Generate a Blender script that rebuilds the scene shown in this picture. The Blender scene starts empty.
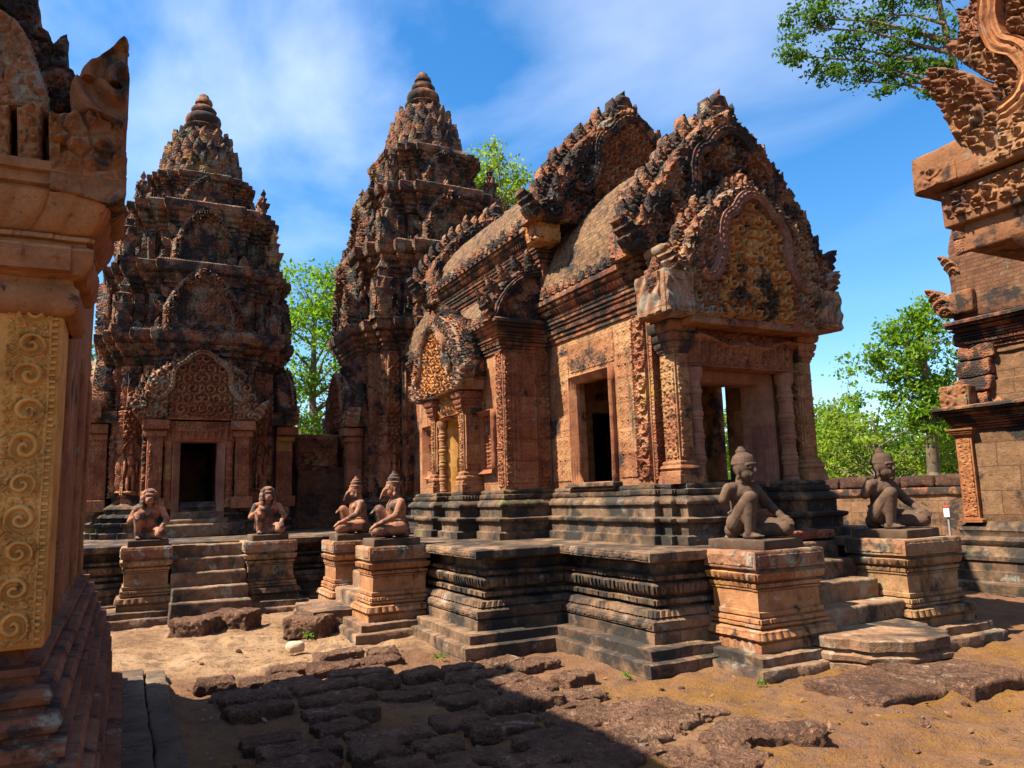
import bpy, bmesh, math, random
import numpy as np
from mathutils import Vector, Matrix
random.seed(7)
R = math.radians
SC = bpy.context.scene
COL = SC.collection

# ------------------------------------------------------------------ camera, sky, sun
yaw, pitch, roll = 0.473886, 0.148466, -0.0291242
fw = np.array([-math.cos(yaw)*math.cos(pitch), math.sin(yaw)*math.cos(pitch), math.sin(pitch)])
rt = np.cross(fw, [0, 0, 1]); rt /= np.linalg.norm(rt); up = np.cross(rt, fw)
r2 = rt*math.cos(roll)+up*math.sin(roll); u2 = -rt*math.sin(roll)+up*math.cos(roll)
cd = bpy.data.cameras.new('camera'); cam = bpy.data.objects.new('camera', cd); COL.objects.link(cam)
cd.sensor_width = 36; cd.lens = 753.2/1024*36; cd.clip_start = .05; cd.clip_end = 4000
cam.matrix_world = Matrix(((r2[0], u2[0], -fw[0], 0), (r2[1], u2[1], -fw[1], 0), (r2[2], u2[2], -fw[2], 1.5), (0, 0, 0, 1)))
SC.camera = cam
SUN_EL, SUN_AZ = 54.5, 193.0          # azimuth clockwise from north (+Y)
w = bpy.data.worlds.new('World'); SC.world = w; w.use_nodes = True
nt = w.node_tree; nt.nodes.clear()
def N(nt, t, **k):
    n = nt.nodes.new(t)
    for a, b in k.items(): setattr(n, a, b)
    return n
sky = N(nt, 'ShaderNodeTexSky', sky_type='NISHITA', sun_disc=False)
sky.sun_elevation = R(SUN_EL); sky.sun_rotation = R(SUN_AZ); sky.air_density = 1.0; sky.dust_density = .35; sky.ozone_density = 2.2
tc = N(nt, 'ShaderNodeTexCoord'); sp = N(nt, 'ShaderNodeSeparateXYZ'); nt.links.new(tc.outputs['Generated'], sp.inputs[0])
# project the view direction on a flat cloud layer
mx = N(nt, 'ShaderNodeMath', operation='MAXIMUM'); nt.links.new(sp.outputs[2], mx.inputs[0]); mx.inputs[1].default_value = .06
dv = N(nt, 'ShaderNodeVectorMath', operation='DIVIDE'); cb = N(nt, 'ShaderNodeCombineXYZ')
for i in range(3): nt.links.new(mx.outputs[0], cb.inputs[i])
nt.links.new(tc.outputs['Generated'], dv.inputs[0]); nt.links.new(cb.outputs[0], dv.inputs[1])
mpn = N(nt, 'ShaderNodeMapping'); mpn.inputs['Rotation'].default_value = (0, 0, R(35)); mpn.inputs['Scale'].default_value = (.55, .95, 1); mpn.inputs['Location'].default_value = (1.2, 4.4, 0)
nt.links.new(dv.outputs[0], mpn.inputs[0])
n1 = N(nt, 'ShaderNodeTexNoise'); n1.inputs['Scale'].default_value = 1.0; n1.inputs['Detail'].default_value = 7; n1.inputs['Roughness'].default_value = .5; n1.inputs['Distortion'].default_value = .7
nt.links.new(mpn.outputs[0], n1.inputs[0])
rp = N(nt, 'ShaderNodeValToRGB'); rp.color_ramp.elements[0].position = .46; rp.color_ramp.elements[1].position = .86
rp.color_ramp.elements[0].color = (0, 0, 0, 1); rp.color_ramp.elements[1].color = (.5, .5, .5, 1)
nt.links.new(n1.outputs[0], rp.inputs[0])
hsv = N(nt, 'ShaderNodeHueSaturation'); hsv.inputs['Saturation'].default_value = 1.36; hsv.inputs['Value'].default_value = 1.1
nt.links.new(sky.outputs[0], hsv.inputs['Color'])
mixc = N(nt, 'ShaderNodeMixRGB'); mixc.inputs[2].default_value = (8.8, 9.1, 9.6, 1)
spd = N(nt, 'ShaderNodeSeparateXYZ'); nt.links.new(dv.outputs[0], spd.inputs[0])
fa = N(nt, 'ShaderNodeMapRange'); fa.inputs[1].default_value = .75; fa.inputs[2].default_value = 1.9; fa.inputs[3].default_value = 1; fa.inputs[4].default_value = .22; nt.links.new(spd.outputs[1], fa.inputs[0])
fb = N(nt, 'ShaderNodeMapRange'); fb.inputs[1].default_value = .28; fb.inputs[2].default_value = .46; fb.inputs[3].default_value = .25; fb.inputs[4].default_value = 1.25; nt.links.new(sp.outputs[2], fb.inputs[0])
fm = N(nt, 'ShaderNodeMath', operation='MULTIPLY'); nt.links.new(fa.outputs[0], fm.inputs[0]); nt.links.new(fb.outputs[0], fm.inputs[1])
fm2 = N(nt, 'ShaderNodeMath', operation='MULTIPLY'); nt.links.new(fm.outputs[0], fm2.inputs[0]); nt.links.new(rp.outputs[0], fm2.inputs[1])
nt.links.new(fm2.outputs[0], mixc.inputs[0]); nt.links.new(hsv.outputs[0], mixc.inputs[1])
bg = N(nt, 'ShaderNodeBackground'); bg.inputs[1].default_value = .076
nt.links.new(mixc.outputs[0], bg.inputs[0]); wo = N(nt, 'ShaderNodeOutputWorld'); nt.links.new(bg.outputs[0], wo.inputs[0])
sd = bpy.data.lights.new('sun', 'SUN'); sd.energy = 5.0; sd.angle = R(.5); sd.color = (1, .90, .74)
so = bpy.data.objects.new('sun', sd); COL.objects.link(so)
sdir = Vector((math.sin(R(SUN_AZ))*math.cos(R(SUN_EL)), math.cos(R(SUN_AZ))*math.cos(R(SUN_EL)), math.sin(R(SUN_EL))))
so.rotation_euler = sdir.to_track_quat('Z', 'Y').to_euler(); so.location = sdir*60
SC.view_settings.view_transform = 'Standard'; SC.view_settings.look = 'None'; SC.view_settings.gamma = 1
SC.view_settings.use_curve_mapping = False; SC.view_settings.exposure = 1.55
SC.cycles.max_bounces = 6; SC.cycles.diffuse_bounces = 4; SC.cycles.transparent_max_bounces = 4

# ------------------------------------------------------------------ noise and mesh helpers
def hsh(ix, iy, iz, seed=0):
    h = (ix.astype(np.int64)*374761393 + iy.astype(np.int64)*668265263 + iz.astype(np.int64)*2147483647 + seed*974634599) & 0xFFFFFFFF
    h = ((h ^ (h >> 13))*1274126177) & 0xFFFFFFFF
    h = ((h ^ (h >> 16))*2246822519) & 0xFFFFFFFF
    return ((h ^ (h >> 15)) & 0xFFFFFF)/float(0xFFFFFF)
def vn(P, s, seed=0):
    q = P/s; i = np.floor(q); f = q-i; f = f*f*(3-2*f); i = i.astype(np.int64); r = 0
    for a in (0, 1):
        for b in (0, 1):
            for c in (0, 1):
                wt = (f[:, 0] if a else 1-f[:, 0])*(f[:, 1] if b else 1-f[:, 1])*(f[:, 2] if c else 1-f[:, 2])
                r = r+wt*hsh(i[:, 0]+a, i[:, 1]+b, i[:, 2]+c, seed)
    return r*2-1
def erode(P, amp=.008, s=.22, seed=3):
    D = np.stack([vn(P, s, seed+k)*.7+vn(P, s*.33, seed+5+k)*.45+vn(P, s*.12, seed+9+k)*.22 for k in range(3)], 1)
    D[:, 2] *= .6
    return P+D*amp
class MB:
    def __init__(s): s.V = []; s.F = []; s.n = 0
    def add(s, V, *faces):
        V = np.asarray(V, float)
        for f in faces:
            f = np.asarray(f, np.int64)
            if f.size: s.F.append(f+s.n)
        s.V.append(V); s.n += len(V)
    def verts(s): return np.concatenate(s.V) if s.V else np.zeros((0, 3))
    def mesh(s, name, mat, loc=(0, 0, 0), smooth=None, er=0, ers=.22):
        V = s.verts()
        if er: V = erode(V, er, ers)
        V = V-np.array(loc)
        me = bpy.data.meshes.new(name)
        lt = np.concatenate([np.full(len(f), f.shape[1]) for f in s.F]); li = np.concatenate([f.ravel() for f in s.F])
        me.vertices.add(len(V)); me.vertices.foreach_set('co', V.astype(np.float32).ravel())
        me.loops.add(len(li)); me.loops.foreach_set('vertex_index', li.astype(np.int32))
        me.polygons.add(len(lt)); me.polygons.foreach_set('loop_start', np.concatenate([[0], np.cumsum(lt)[:-1]]).astype(np.int32))
        me.update(calc_edges=True); me.validate()
        if smooth:
            me.polygons.foreach_set('use_smooth', np.ones(len(me.polygons), bool)); me.set_sharp_from_angle(angle=R(smooth))
        me.materials.append(mat); return me
def thing(name, label, cat, loc=(0, 0, 0), group=None):
    o = bpy.data.objects.new(name, None); COL.objects.link(o); o.location = loc; o.empty_display_size = .2
    o['label'] = label; o['category'] = cat
    if group: o['group'] = group
    o['_loc'] = list(loc); return o
def root_loc(p):
    while p.parent: p = p.parent
    return p['_loc'] if '_loc' in p else list(p.location)
def part(name, mb, mat, parent, smooth=None, er=0, ers=.22, label=None):
    me = mb.mesh(name, mat, root_loc(parent), smooth, er, ers)
    o = bpy.data.objects.new(name, me); COL.objects.link(o); o.parent = parent
    if label: o['label'] = label
    return o
def solo(name, mb, mat, label, cat, loc=(0, 0, 0), group=None, smooth=None, er=0, ers=.22, kind=None):
    me = mb.mesh(name, mat, loc, smooth, er, ers)
    o = bpy.data.objects.new(name, me); COL.objects.link(o); o.location = loc
    if kind: o['kind'] = kind
    else: o['label'] = label; o['category'] = cat
    if group: o['group'] = group
    return o
def gridq(nu, nv, wrap=False):
    i = np.arange(nu-1 if not wrap else nu); j = np.arange(nv-1)
    I, J = np.meshgrid(i, j, indexing='ij'); I2 = (I+1) % nu
    return np.stack([I*nv+J, I2*nv+J, I2*nv+J+1, I*nv+J+1], -1).reshape(-1, 4)
def axis_lines(a, b, bev, res):
    L = b-a; bev = min(bev, L*.45); n = max(1, int(math.ceil((L-2*bev)/res)))
    return np.concatenate([[a, a+bev*.4], np.linspace(a+bev, b-bev, n+1), [b-bev*.4, b]])
def box(mb, x0, x1, y0, y1, z0, z1, bev=.012, res=.15, skip=''):
    bev = min(bev, (x1-x0)*.45, (y1-y0)*.45, (z1-z0)*.45)
    A = [axis_lines(x0, x1, bev, res), axis_lines(y0, y1, bev, res), axis_lines(z0, z1, bev, res)]
    lo = np.array([x0+bev, y0+bev, z0+bev]); hi = np.array([x1-bev, y1-bev, z1-bev])
    for ax in range(3):
        u, v = (ax+1) % 3, (ax+2) % 3
        for side in (0, 1):
            if 'xyz'[ax]+'-+'[side] in skip: continue
            U, Vv = np.meshgrid(A[u], A[v], indexing='ij'); P = np.zeros(U.shape+(3,))
            P[..., u] = U; P[..., v] = Vv; P[..., ax] = (A[ax][-1] if side else A[ax][0])
            P = P.reshape(-1, 3); q = np.clip(P, lo, hi); d = P-q; l = np.linalg.norm(d, axis=1, keepdims=True)
            P = q+d/np.maximum(l, 1e-9)*bev
            f = gridq(len(A[u]), len(A[v])); mb.add(P, f if side else f[:, ::-1])
def sweep(mb, poly, prof, res=.06, cap=True, capb=False, closed=True):
    """poly CCW list of (x,y); prof list of (out,z[,amp,period]) from bottom to top."""
    P = np.array(poly, float); n = len(P); nx = np.roll(P, -1, 0)-P; L = np.hypot(nx[:, 0], nx[:, 1])
    nr = np.stack([nx[:, 1]/L, -nx[:, 0]/L], 1); m = np.zeros((n, 2))
    for i in range(n):
        a, b = nr[i-1], nr[i]
        if not closed and i == 0: a = b
        if not closed and i == n-1: b = a
        m[i] = (a+b)/(1+max(-.7, a@b))
    base = []; mm = []; T = []; E = []
    for i in range(n if closed else n-1):
        j = (i+1) % n; k = max(1, int(round(L[i]/res))); t = np.arange(k+(0 if closed or i < n-2 else 1))/k
        for tt in t:
            base.append(P[i]*(1-tt)+P[j]*tt); mm.append(m[i]*(1-tt)+m[j]*tt); T.append(tt); E.append(L[i])
    base = np.array(base); mm = np.array(mm); T = np.array(T); E = np.array(E); rows = []
    for p in prof:
        o = np.full(len(T), p[0], float)
        if len(p) > 2 and p[2]:
            k = np.maximum(1, np.round(E/p[3])); o = o+p[2]*np.abs(np.sin(np.pi*T*k))**.6
        xy = base+mm*o[:, None]; rows.append(np.concatenate([xy, np.full((len(T), 1), p[1])], 1))
    V = np.stack(rows, 1).reshape(-1, 3); nv = len(prof)
    mb.add(V, gridq(len(T), nv, wrap=closed))
    if cap and closed: mb.add(rows[-1], [list(range(len(T)))])
    if capb and closed: mb.add(rows[0], [list(range(len(T)))[::-1]])
def lathe(mb, c, prof, n=24, lobes=0, amp=0):
    th = np.arange(n)/n*2*np.pi; rows = []
    for p in prof:
        r = p[0]*(1+(amp*np.abs(np.cos(th*lobes/2)) if lobes and len(p) > 2 else 0))
        rows.append(np.stack([c[0]+r*np.cos(th), c[1]+r*np.sin(th), np.full(n, c[2]+p[1])], 1))
    V = np.stack(rows, 1).reshape(-1, 3); mb.add(V, gridq(n, len(prof), True))
    mb.add(rows[-1], [list(range(n))]); mb.add(rows[0], [list(range(n))[::-1]])
# face frames: (a along the face to the viewer's right, b up, d out of the face)
def FX(x): return lambda a, b, d: np.stack([x+d, a+0*d, b+0*d], -1)
def FYm(y): return lambda a, b, d: np.stack([a+0*d, y-d, b+0*d], -1)
def FYp(y): return lambda a, b, d: np.stack([-a+0*d, y+d, b+0*d], -1)
# ------------------------------------------------------------------ carved relief fields
def scroll(u, v, c=.1, seed=0):
    gu = u/c; gv = v/c; iu = np.floor(gu); iv = np.floor(gv); d1 = np.full(u.shape, 9.); d2 = d1.copy(); ang = np.zeros(u.shape); sg = np.ones(u.shape)
    for a in (-1, 0, 1):
        for b in (-1, 0, 1):
            ci = (iu+a).astype(np.int64); cj = (iv+b).astype(np.int64)
            h1 = hsh(ci, cj, ci*0, seed); h2 = hsh(ci, cj, ci*0+1, seed)
            dx = gu-(ci+.5+.8*(h1-.5)); dy = gv-(cj+.5+.8*(h2-.5)); d = np.hypot(dx, dy)
            nw = d < d1; d2 = np.where(nw, d1, np.minimum(d2, d)); ang = np.where(nw, np.arctan2(dy, dx), ang)
            sg = np.where(nw, np.where(h1 > .5, 1., -1.), sg); d1 = np.where(nw, d, d1)
    e = np.clip((d2-d1)/.22, 0, 1); s = .5+.5*np.cos(2*np.pi*1.7*d1-sg*ang)
    lob = .75+.25*np.cos(7*ang+3*d1)
    return e*(.25+.75*s*lob)*(1.05-.35*d1)+.5*np.exp(-(d1/.12)**2)
def spiral(u, v, c=.15, cx=0.):
    x = np.abs(u-cx)/c; y = v/c; ix = np.floor(x); iy = np.floor(y); best = np.full(u.shape, 9.); ang = np.zeros(u.shape); sg = np.ones(u.shape)
    for a in (-1, 0, 1):
        for b in (-1, 0, 1):
            ci = ix+a; cj = iy+b; dx = x-(ci+.5+.5*((cj % 2)-.5)); dy = y-(cj+.5); d = np.hypot(dx, dy); nw = d < best
            ang = np.where(nw, np.arctan2(dy, dx), ang); sg = np.where(nw, np.where((ci+cj) % 2 == 0, 1., -1.), sg); best = np.where(nw, d, best)
    sp_ = np.clip(.5+.62*np.cos(2*np.pi*2.3*best-sg*ang), 0, 1)*np.clip((.62-best)/.14, 0, 1)
    return np.maximum(sp_, np.where(best > .47, .65*scroll(u, v, c*.36, 6), 0))
def chain(u, v, wd):
    p = wd*1.06; fv = (v/p) % 1*2-1; fu = u/(wd*.5); r = np.hypot(fu, fv); th = np.arctan2(fv, fu)
    ring = np.exp(-((r-.74)/.10)**2); pet = np.clip(1-r/.62, 0, 1)**.5*(.55+.45*np.cos(8*th)); boss = np.exp(-(r/.17)**2)
    cor = np.exp(-((np.abs(fu)-.8)**2+(np.abs(fv)-.85)**2)/.03); bor = np.where(np.abs(fu) > .9, .9, 0)
    return np.maximum.reduce([ring, pet*.8, boss, cor*.7, bor])
def lattice(u, v, p=.09):
    fu = (u/p) % 1*2-1; fv = (v/p) % 1*2-1; r = np.hypot(fu, fv); th = np.arctan2(fv, fu)
    m = np.maximum(abs(fu), abs(fv)); sq = np.exp(-((m-.9)/.09)**2)
    dia = np.exp(-((abs(fu)+abs(fv)-.8)/.12)**2); pet = np.clip(1-r/.5, 0, 1)*(.6+.4*np.cos(4*th))
    return np.maximum.reduce([sq*.15, dia*.6, pet*1.2])
def vine(u, v, wd):
    """one vertical stem with alternating spirals, for wide pilaster faces"""
    p = wd*.80; k = np.floor(v/p); fv = v/p-k-.5; sg = np.where(k % 2 == 0, 1., -1.); fu = u/p-.12*sg
    r = np.hypot(fu, fv); th = np.arctan2(fv, fu*sg); sp_ = .5+.5*np.cos(2*np.pi*(r*4.4)-th*1.0)
    core = np.where(r < .42, sp_**.7, 0); stem = np.exp(-((fu*sg+.02-.5*np.sin(np.pi*2*(fv))*.4)/.05)**2)*(r > .40)
    return np.maximum.reduce([core, np.where(r >= .42, scroll(u, v, wd*.16, 5)*.75, 0), stem*.6])
def devata(u, v, h):
    """standing figure in a pointed niche, v from 0 to h, u centred"""
    y = v/h; x = u/h
    def el(cx, cy, rx, ry): return np.clip(1-((x-cx)/rx)**2-((y-cy)/ry)**2, 0, 1)**.5
    f = np.maximum.reduce([el(0, .80, .052, .065), el(0, .90, .03, .06), el(0, .60, .085, .14), el(0, .42, .075, .12), el(-.045, .22, .04, .22), el(.045, .22, .04, .22), el(-.11, .5, .03, .17), el(.11, .5, .03, .17), el(0, .02, .13, .03)])
    nw = .2*np.clip((1.02-y)/.3, 0, 1)**.5; nic = np.where(np.abs(x) < nw, 0., .55)
    rim = np.exp(-((np.abs(x)-nw)/.02)**2)
    return np.maximum(np.where(np.abs(x) < nw, f, 0), np.maximum(nic*(.4+.6*scroll(u, v, h*.1, 3)), rim*.9))
def relief(mb, T, a0, a1, b0, b1, field, amp, res=.012, base=.004, sink=.02):
    nu = max(3, int((a1-a0)/res)+1); nv = max(3, int((b1-b0)/res)+1)
    A, B = np.meshgrid(np.linspace(a0, a1, nu), np.linspace(b0, b1, nv), indexing='ij')
    H = base+amp*field(A, B)
    Wn = vn(np.stack([A.ravel(), B.ravel(), 0*A.ravel()+a0*3], 1), .18, 8).reshape(A.shape); H = H*(1-.0)-amp*.45*np.clip(Wn, 0, 1)*0.6
    H[0, :] = H[-1, :] = -sink; H[:, 0] = H[:, -1] = -sink
    mb.add(T(A, B, H).reshape(-1, 3), gridq(nu, nv))
def inside(A, B, poly):
    c = np.zeros(A.shape, bool); n = len(poly)
    for i in range(n):
        x1, y1 = poly[i]; x2, y2 = poly[(i+1) % n]
        if y1 == y2: continue
        c ^= ((y1 > B) != (y2 > B)) & (A < (x2-x1)*(B-y1)/(y2-y1)+x1)
    return c
def polydist(A, B, pts):
    d = np.full(A.shape, 9.)
    for (x1, y1), (x2, y2) in zip(pts[:-1], pts[1:]):
        dx, dy = x2-x1, y2-y1; t = np.clip(((A-x1)*dx+(B-y1)*dy)/(dx*dx+dy*dy+1e-12), 0, 1)
        d = np.minimum(d, np.hypot(A-x1-t*dx, B-y1-t*dy))
    return d
def relief_mask(mb, T, poly, field, amp, res=.014, base=.004, sink=.03):
    p = np.array(poly); a0, b0 = p.min(0); a1, b1 = p.max(0)
    nu = int((a1-a0)/res)+2; nv = int((b1-b0)/res)+2
    A, B = np.meshgrid(np.linspace(a0, a1, nu), np.linspace(b0, b1, nv), indexing='ij')
    M = inside(A, B, poly); d = polydist(A, B, list(poly)+[poly[0]])
    H = np.where(M, base+amp*field(A, B)*np.clip(d/(res*2), .15, 1), -sink)
    Q = gridq(nu, nv); keep = M.ravel()[Q].any(1); Q = Q[keep]
    us = np.unique(Q); mp = np.zeros(nu*nv, np.int64); mp[us] = np.arange(len(us))
    mb.add(T(A, B, H).reshape(-1, 3)[us], mp[Q])
def extrude(mb, T, poly, d0, d1):
    p = np.array(poly); n = len(p); z = np.zeros(n)
    F = T(p[:, 0], p[:, 1], z+d1); Bk = T(p[:, 0], p[:, 1], z+d0); i = np.arange(n); j = (i+1) % n
    mb.add(np.concatenate([F, Bk]), np.stack([i, n+i, n+j, j], 1), [list(range(n))], [list(range(2*n-1, n-1, -1))])
def band(mb, T, pts, wd, h, ridges=3, sub=4, d0=0.):
    """raised moulded band following a polyline on a face"""
    P = smoothline(pts, sub); t = np.gradient(P, axis=0); t /= np.linalg.norm(t, axis=1, keepdims=True)+1e-9; nn = np.stack([-t[:, 1], t[:, 0]], 1)
    k = 4*ridges+3; s = np.linspace(-1, 1, k); hh = h*(1-.22*(np.cos(s*np.pi*ridges*1.0)*.5+.5)); hh[0] = hh[-1] = -.03
    V = P[:, None, :]+nn[:, None, :]*(s*wd*.5)[None, :, None]
    D = np.repeat(hh[None, :], len(P), 0)
    L = np.concatenate([[0], np.cumsum(np.linalg.norm(np.diff(P, axis=0), axis=1))]); D = D*(1+.10*np.sin(L/.035*np.pi)[:, None]*(np.abs(s) < .4)[None, :])
    mb.add(T(V[..., 0], V[..., 1], D+d0).reshape(-1, 3), gridq(len(P), k)[:, ::-1])
def smoothline(pts, sub=6):
    P = np.array(pts, float); out = []
    for i in range(len(P)-1):
        p0 = P[max(i-1, 0)]; p1 = P[i]; p2 = P[i+1]; p3 = P[min(i+2, len(P)-1)]
        for t in np.arange(sub)/sub:
            out.append(.5*((2*p1)+(-p0+p2)*t+(2*p0-5*p1+4*p2-p3)*t*t+(-p0+3*p1-3*p2+p3)*t**3))
    out.append(P[-1]); return np.array(out)
def leaf(mb, T, a, b, wd, h, ang=0., th=.05, d=0., nu=9, nv=9, rid=2.5, double=True):
    """flame-shaped leaf finial with carved ridges; base centre (a,b), leaning by ang"""
    t = np.linspace(0, 1, nv); s = np.linspace(-1, 1, nu); S, Tt = np.meshgrid(s, t, indexing='ij')
    prof = np.interp(t, [0, .2, .42, .65, .85, 1], [.75, .95, 1, .74, .38, .03])*(1+.06*np.cos(t*28)); x = S*prof[None, :]*wd*.5; y = Tt*h
    z = th*(1-S**2)**.6*(1-.45*Tt)*(1+.35*np.cos((np.abs(S)+Tt*1.3)*np.pi*2*rid))
    c, sn = math.cos(ang), math.sin(ang); X = a+c*x+sn*y; Y = b-sn*x+c*y
    mb.add(T(X, Y, d+z).reshape(-1, 3), gridq(nu, nv))
    if double: mb.add(T(X, Y, d-z).reshape(-1, 3), gridq(nu, nv)[:, ::-1])
def nagahead(mb, T, a, b, wd, h, sg, th=.1, d=0., slant=.25):
    """fan-shaped many-headed serpent end: cusped outline leaning outwards"""
    o = [(-.42, 0), (.36, 0), (.52, .18), (.62, .34), (.50, .46), (.70, .58), (.60, .70), (.74, .84), (.66, 1.02), (.40, .94), (.22, .86), (.05, .74), (-.12, .58), (-.3, .36)]
    pl = [(a+sg*(x+slant*y)*wd, b+y*h) for x, y in o]
    if sg < 0: pl = pl[::-1]
    extrude(mb, T, pl, d-th, d)
    fld = lambda A, B: np.maximum(.5+.5*np.cos((np.hypot((A-a)/wd*1.0, (B-b)/h*1.2))*2*np.pi*2.6+2.2*np.arctan2((B-b)/h, sg*(A-a)/wd+.35)), .9*scroll(A, B, wd*.22, 4))
    relief_mask(mb, lambda A, B, D: T(A, B, D+d), pl, fld, th*.30, res=max(.008, wd/40))

# ------------------------------------------------------------------ materials
def ramp(nt, inp, stops):
    r = N(nt, 'ShaderNodeValToRGB'); e = r.color_ramp.elements
    while len(e) < len(stops): e.new(.5)
    for x, (p, c) in zip(e, stops): x.position = p; x.color = c if len(c) == 4 else (*c, 1)
    nt.links.new(inp, r.inputs[0]); return r.outputs[0]
G0, G1 = (0, 0, 0, 1), (1, 1, 1, 1)
def mth(nt, op, a, b=None):
    m = N(nt, 'ShaderNodeMath', operation=op)
    for i, x in enumerate((a, b)):
        if x is None: continue
        if isinstance(x, (int, float)): m.inputs[i].default_value = x
        else: nt.links.new(x, m.inputs[i])
    return m.outputs[0]
def mixrgb(nt, f, a, b, mode='MIX'):
    m = N(nt, 'ShaderNodeMixRGB', blend_type=mode)
    for i, x in enumerate((f, a, b)):
        if isinstance(x, (int, float)): m.inputs[i].default_value = x
        elif isinstance(x, tuple): m.inputs[i].default_value = (*x, 1) if len(x) == 3 else x
        else: nt.links.new(x, m.inputs[i])
    return m.outputs[0]
def noise(nt, vec, s, det=6, rough=.6, dist=0):
    n = N(nt, 'ShaderNodeTexNoise'); n.inputs['Scale'].default_value = s; n.inputs['Detail'].default_value = det; n.inputs['Roughness'].default_value = rough; n.inputs['Distortion'].default_value = dist
    nt.links.new(vec, n.inputs['Vector']); return n.outputs[0]
def stone(name, ca, cb_, cc=None, dark=.35, pale=.15, block=(.5, .28), carve=0., csc=9., joint=.5, bump=.014, streak=.3, darkc=(.028, .026, .024), palec=(.33, .35, .28), yellow=0., yc=(.50, .31, .09), green=0., fine=1., drange=.07, speck=.5, pore=0., K=.60, dsc=1.7):
    wm = lambda q: (q[0]*K*1.08, q[1]*K*.92, q[2]*K*.73); ca = wm(ca); cb_ = wm(cb_); cc = wm(cc) if cc else None; yc = wm(yc); palec = tuple(v*K*1.1 for v in palec); darkc = tuple(v*.75 for v in darkc)
    m = bpy.data.materials.new(name); m.use_nodes = True; nt = m.node_tree; nt.nodes.clear()
    g = N(nt, 'ShaderNodeNewGeometry'); P = g.outputs['Position']
    sn = N(nt, 'ShaderNodeSeparateXYZ'); nt.links.new(g.outputs['True Normal'], sn.inputs[0])
    spn = N(nt, 'ShaderNodeSeparateXYZ'); nt.links.new(P, spn.inputs[0])
    isx = mth(nt, 'GREATER_THAN', mth(nt, 'ABSOLUTE', sn.outputs[0]), mth(nt, 'ABSOLUTE', sn.outputs[1]))
    mu = N(nt, 'ShaderNodeMix'); nt.links.new(isx, mu.inputs[0]); nt.links.new(spn.outputs[0], mu.inputs[2]); nt.links.new(spn.outputs[1], mu.inputs[3])
    cv = N(nt, 'ShaderNodeCombineXYZ'); nt.links.new(mu.outputs[0], cv.inputs[0]); nt.links.new(spn.outputs[2], cv.inputs[1]); UV = cv.outputs[0]
    wob = N(nt, 'ShaderNodeVectorMath', operation='MULTIPLY_ADD'); nz = N(nt, 'ShaderNodeTexNoise'); nz.inputs['Scale'].default_value = 5; nt.links.new(P, nz.inputs['Vector'])
    nt.links.new(nz.outputs[1], wob.inputs[0]); wob.inputs[1].default_value = (.03, .03, 0); nt.links.new(UV, wob.inputs[2])
    br = N(nt, 'ShaderNodeTexBrick'); nt.links.new(wob.outputs[0], br.inputs[0])
    br.inputs['Color1'].default_value = G0; br.inputs['Color2'].default_value = G1; br.inputs['Mortar'].default_value = (.4, .4, .4, 1)
    br.inputs['Scale'].default_value = 1; br.inputs['Mortar Size'].default_value = .006; br.inputs['Mortar Smooth'].default_value = .4
    br.inputs['Brick Width'].default_value = block[0]; br.inputs['Row Height'].default_value = block[1]; br.inputs['Bias'].default_value = 0
    blk = N(nt, 'ShaderNodeSeparateColor'); nt.links.new(br.outputs[0], blk.inputs[0]); BV = blk.outputs[0]; MO = br.outputs['Fac']
    nb = noise(nt, P, 1.1, 5, .6); nm = noise(nt, P, 7, 6, .65); nf = noise(nt, P, 70, 3, .6)
    f = mth(nt, 'ADD', mth(nt, 'MULTIPLY', nb, 1.1), mth(nt, 'MULTIPLY', BV, .38)); f = mth(nt, 'ADD', f, mth(nt, 'MULTIPLY', nm, .35))
    stops = [(.45, ca), (.85, cb_)] if cc is None else [(.45, ca), (.72, cb_), (1.0, cc)]
    c = ramp(nt, mth(nt, 'SUBTRACT', f, .18), stops)
    if yellow:
        fy = noise(nt, P, .75, 4, .6); fy = mth(nt, 'ADD', fy, mth(nt, 'MULTIPLY', BV, .22)); fy = ramp(nt, fy, [(.80-yellow*.45, G0), (.86-yellow*.45, G1)])
        c = mixrgb(nt, mth(nt, 'MULTIPLY', fy, .85), c, yc)
    var = mth(nt, 'ADD', .36, mth(nt, 'MULTIPLY', nm, 1.28)); c = mixrgb(nt, 1., c, N_rgb(nt, var), 'MULTIPLY')
    gr = mth(nt, 'ADD', .7, mth(nt, 'MULTIPLY', nf, .6)); c = mixrgb(nt, fine, c, N_rgb(nt, gr), 'MULTIPLY')
    if pale:
        pn = noise(nt, P, 4.2, 9, .72, .4); t = .66-pale*.34; pm = ramp(nt, pn, [(t, G0), (t+.05, G1)]); c = mixrgb(nt, mth(nt, 'MULTIPLY', pm, .75), c, palec)
    if green:
        gn = noise(nt, P, 2.3, 7, .7); t = .66-green*.34; gm = ramp(nt, gn, [(t, G0), (t+.1, G1)]); c = mixrgb(nt, mth(nt, 'MULTIPLY', gm, .7), c, (.14, .15, .05))
    if dark:
        dn = noise(nt, P, dsc, 10, .68, .3); t = .72-dark*.40; dm = ramp(nt, dn, [(t, G0), (t+drange, G1)]); c = mixrgb(nt, mth(nt, 'MULTIPLY', dm, .93), c, darkc)
    if speck:
        kn = noise(nt, P, 15, 9, .75, .2); t = .70-speck*.22; km = ramp(nt, kn, [(t, G0), (t+.07, G1)]); c = mixrgb(nt, mth(nt, 'MULTIPLY', km, .85), c, darkc)
    if streak:
        ms = N(nt, 'ShaderNodeMapping'); ms.inputs['Scale'].default_value = (5, 5, .55); nt.links.new(P, ms.inputs[0]); sn_ = noise(nt, ms.outputs[0], 1, 6, .6)
        t = .74-streak*.3; sm = ramp(nt, sn_, [(t, G0), (t+.09, G1)]); c = mixrgb(nt, mth(nt, 'MULTIPLY', sm, .85), c, darkc)
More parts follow.
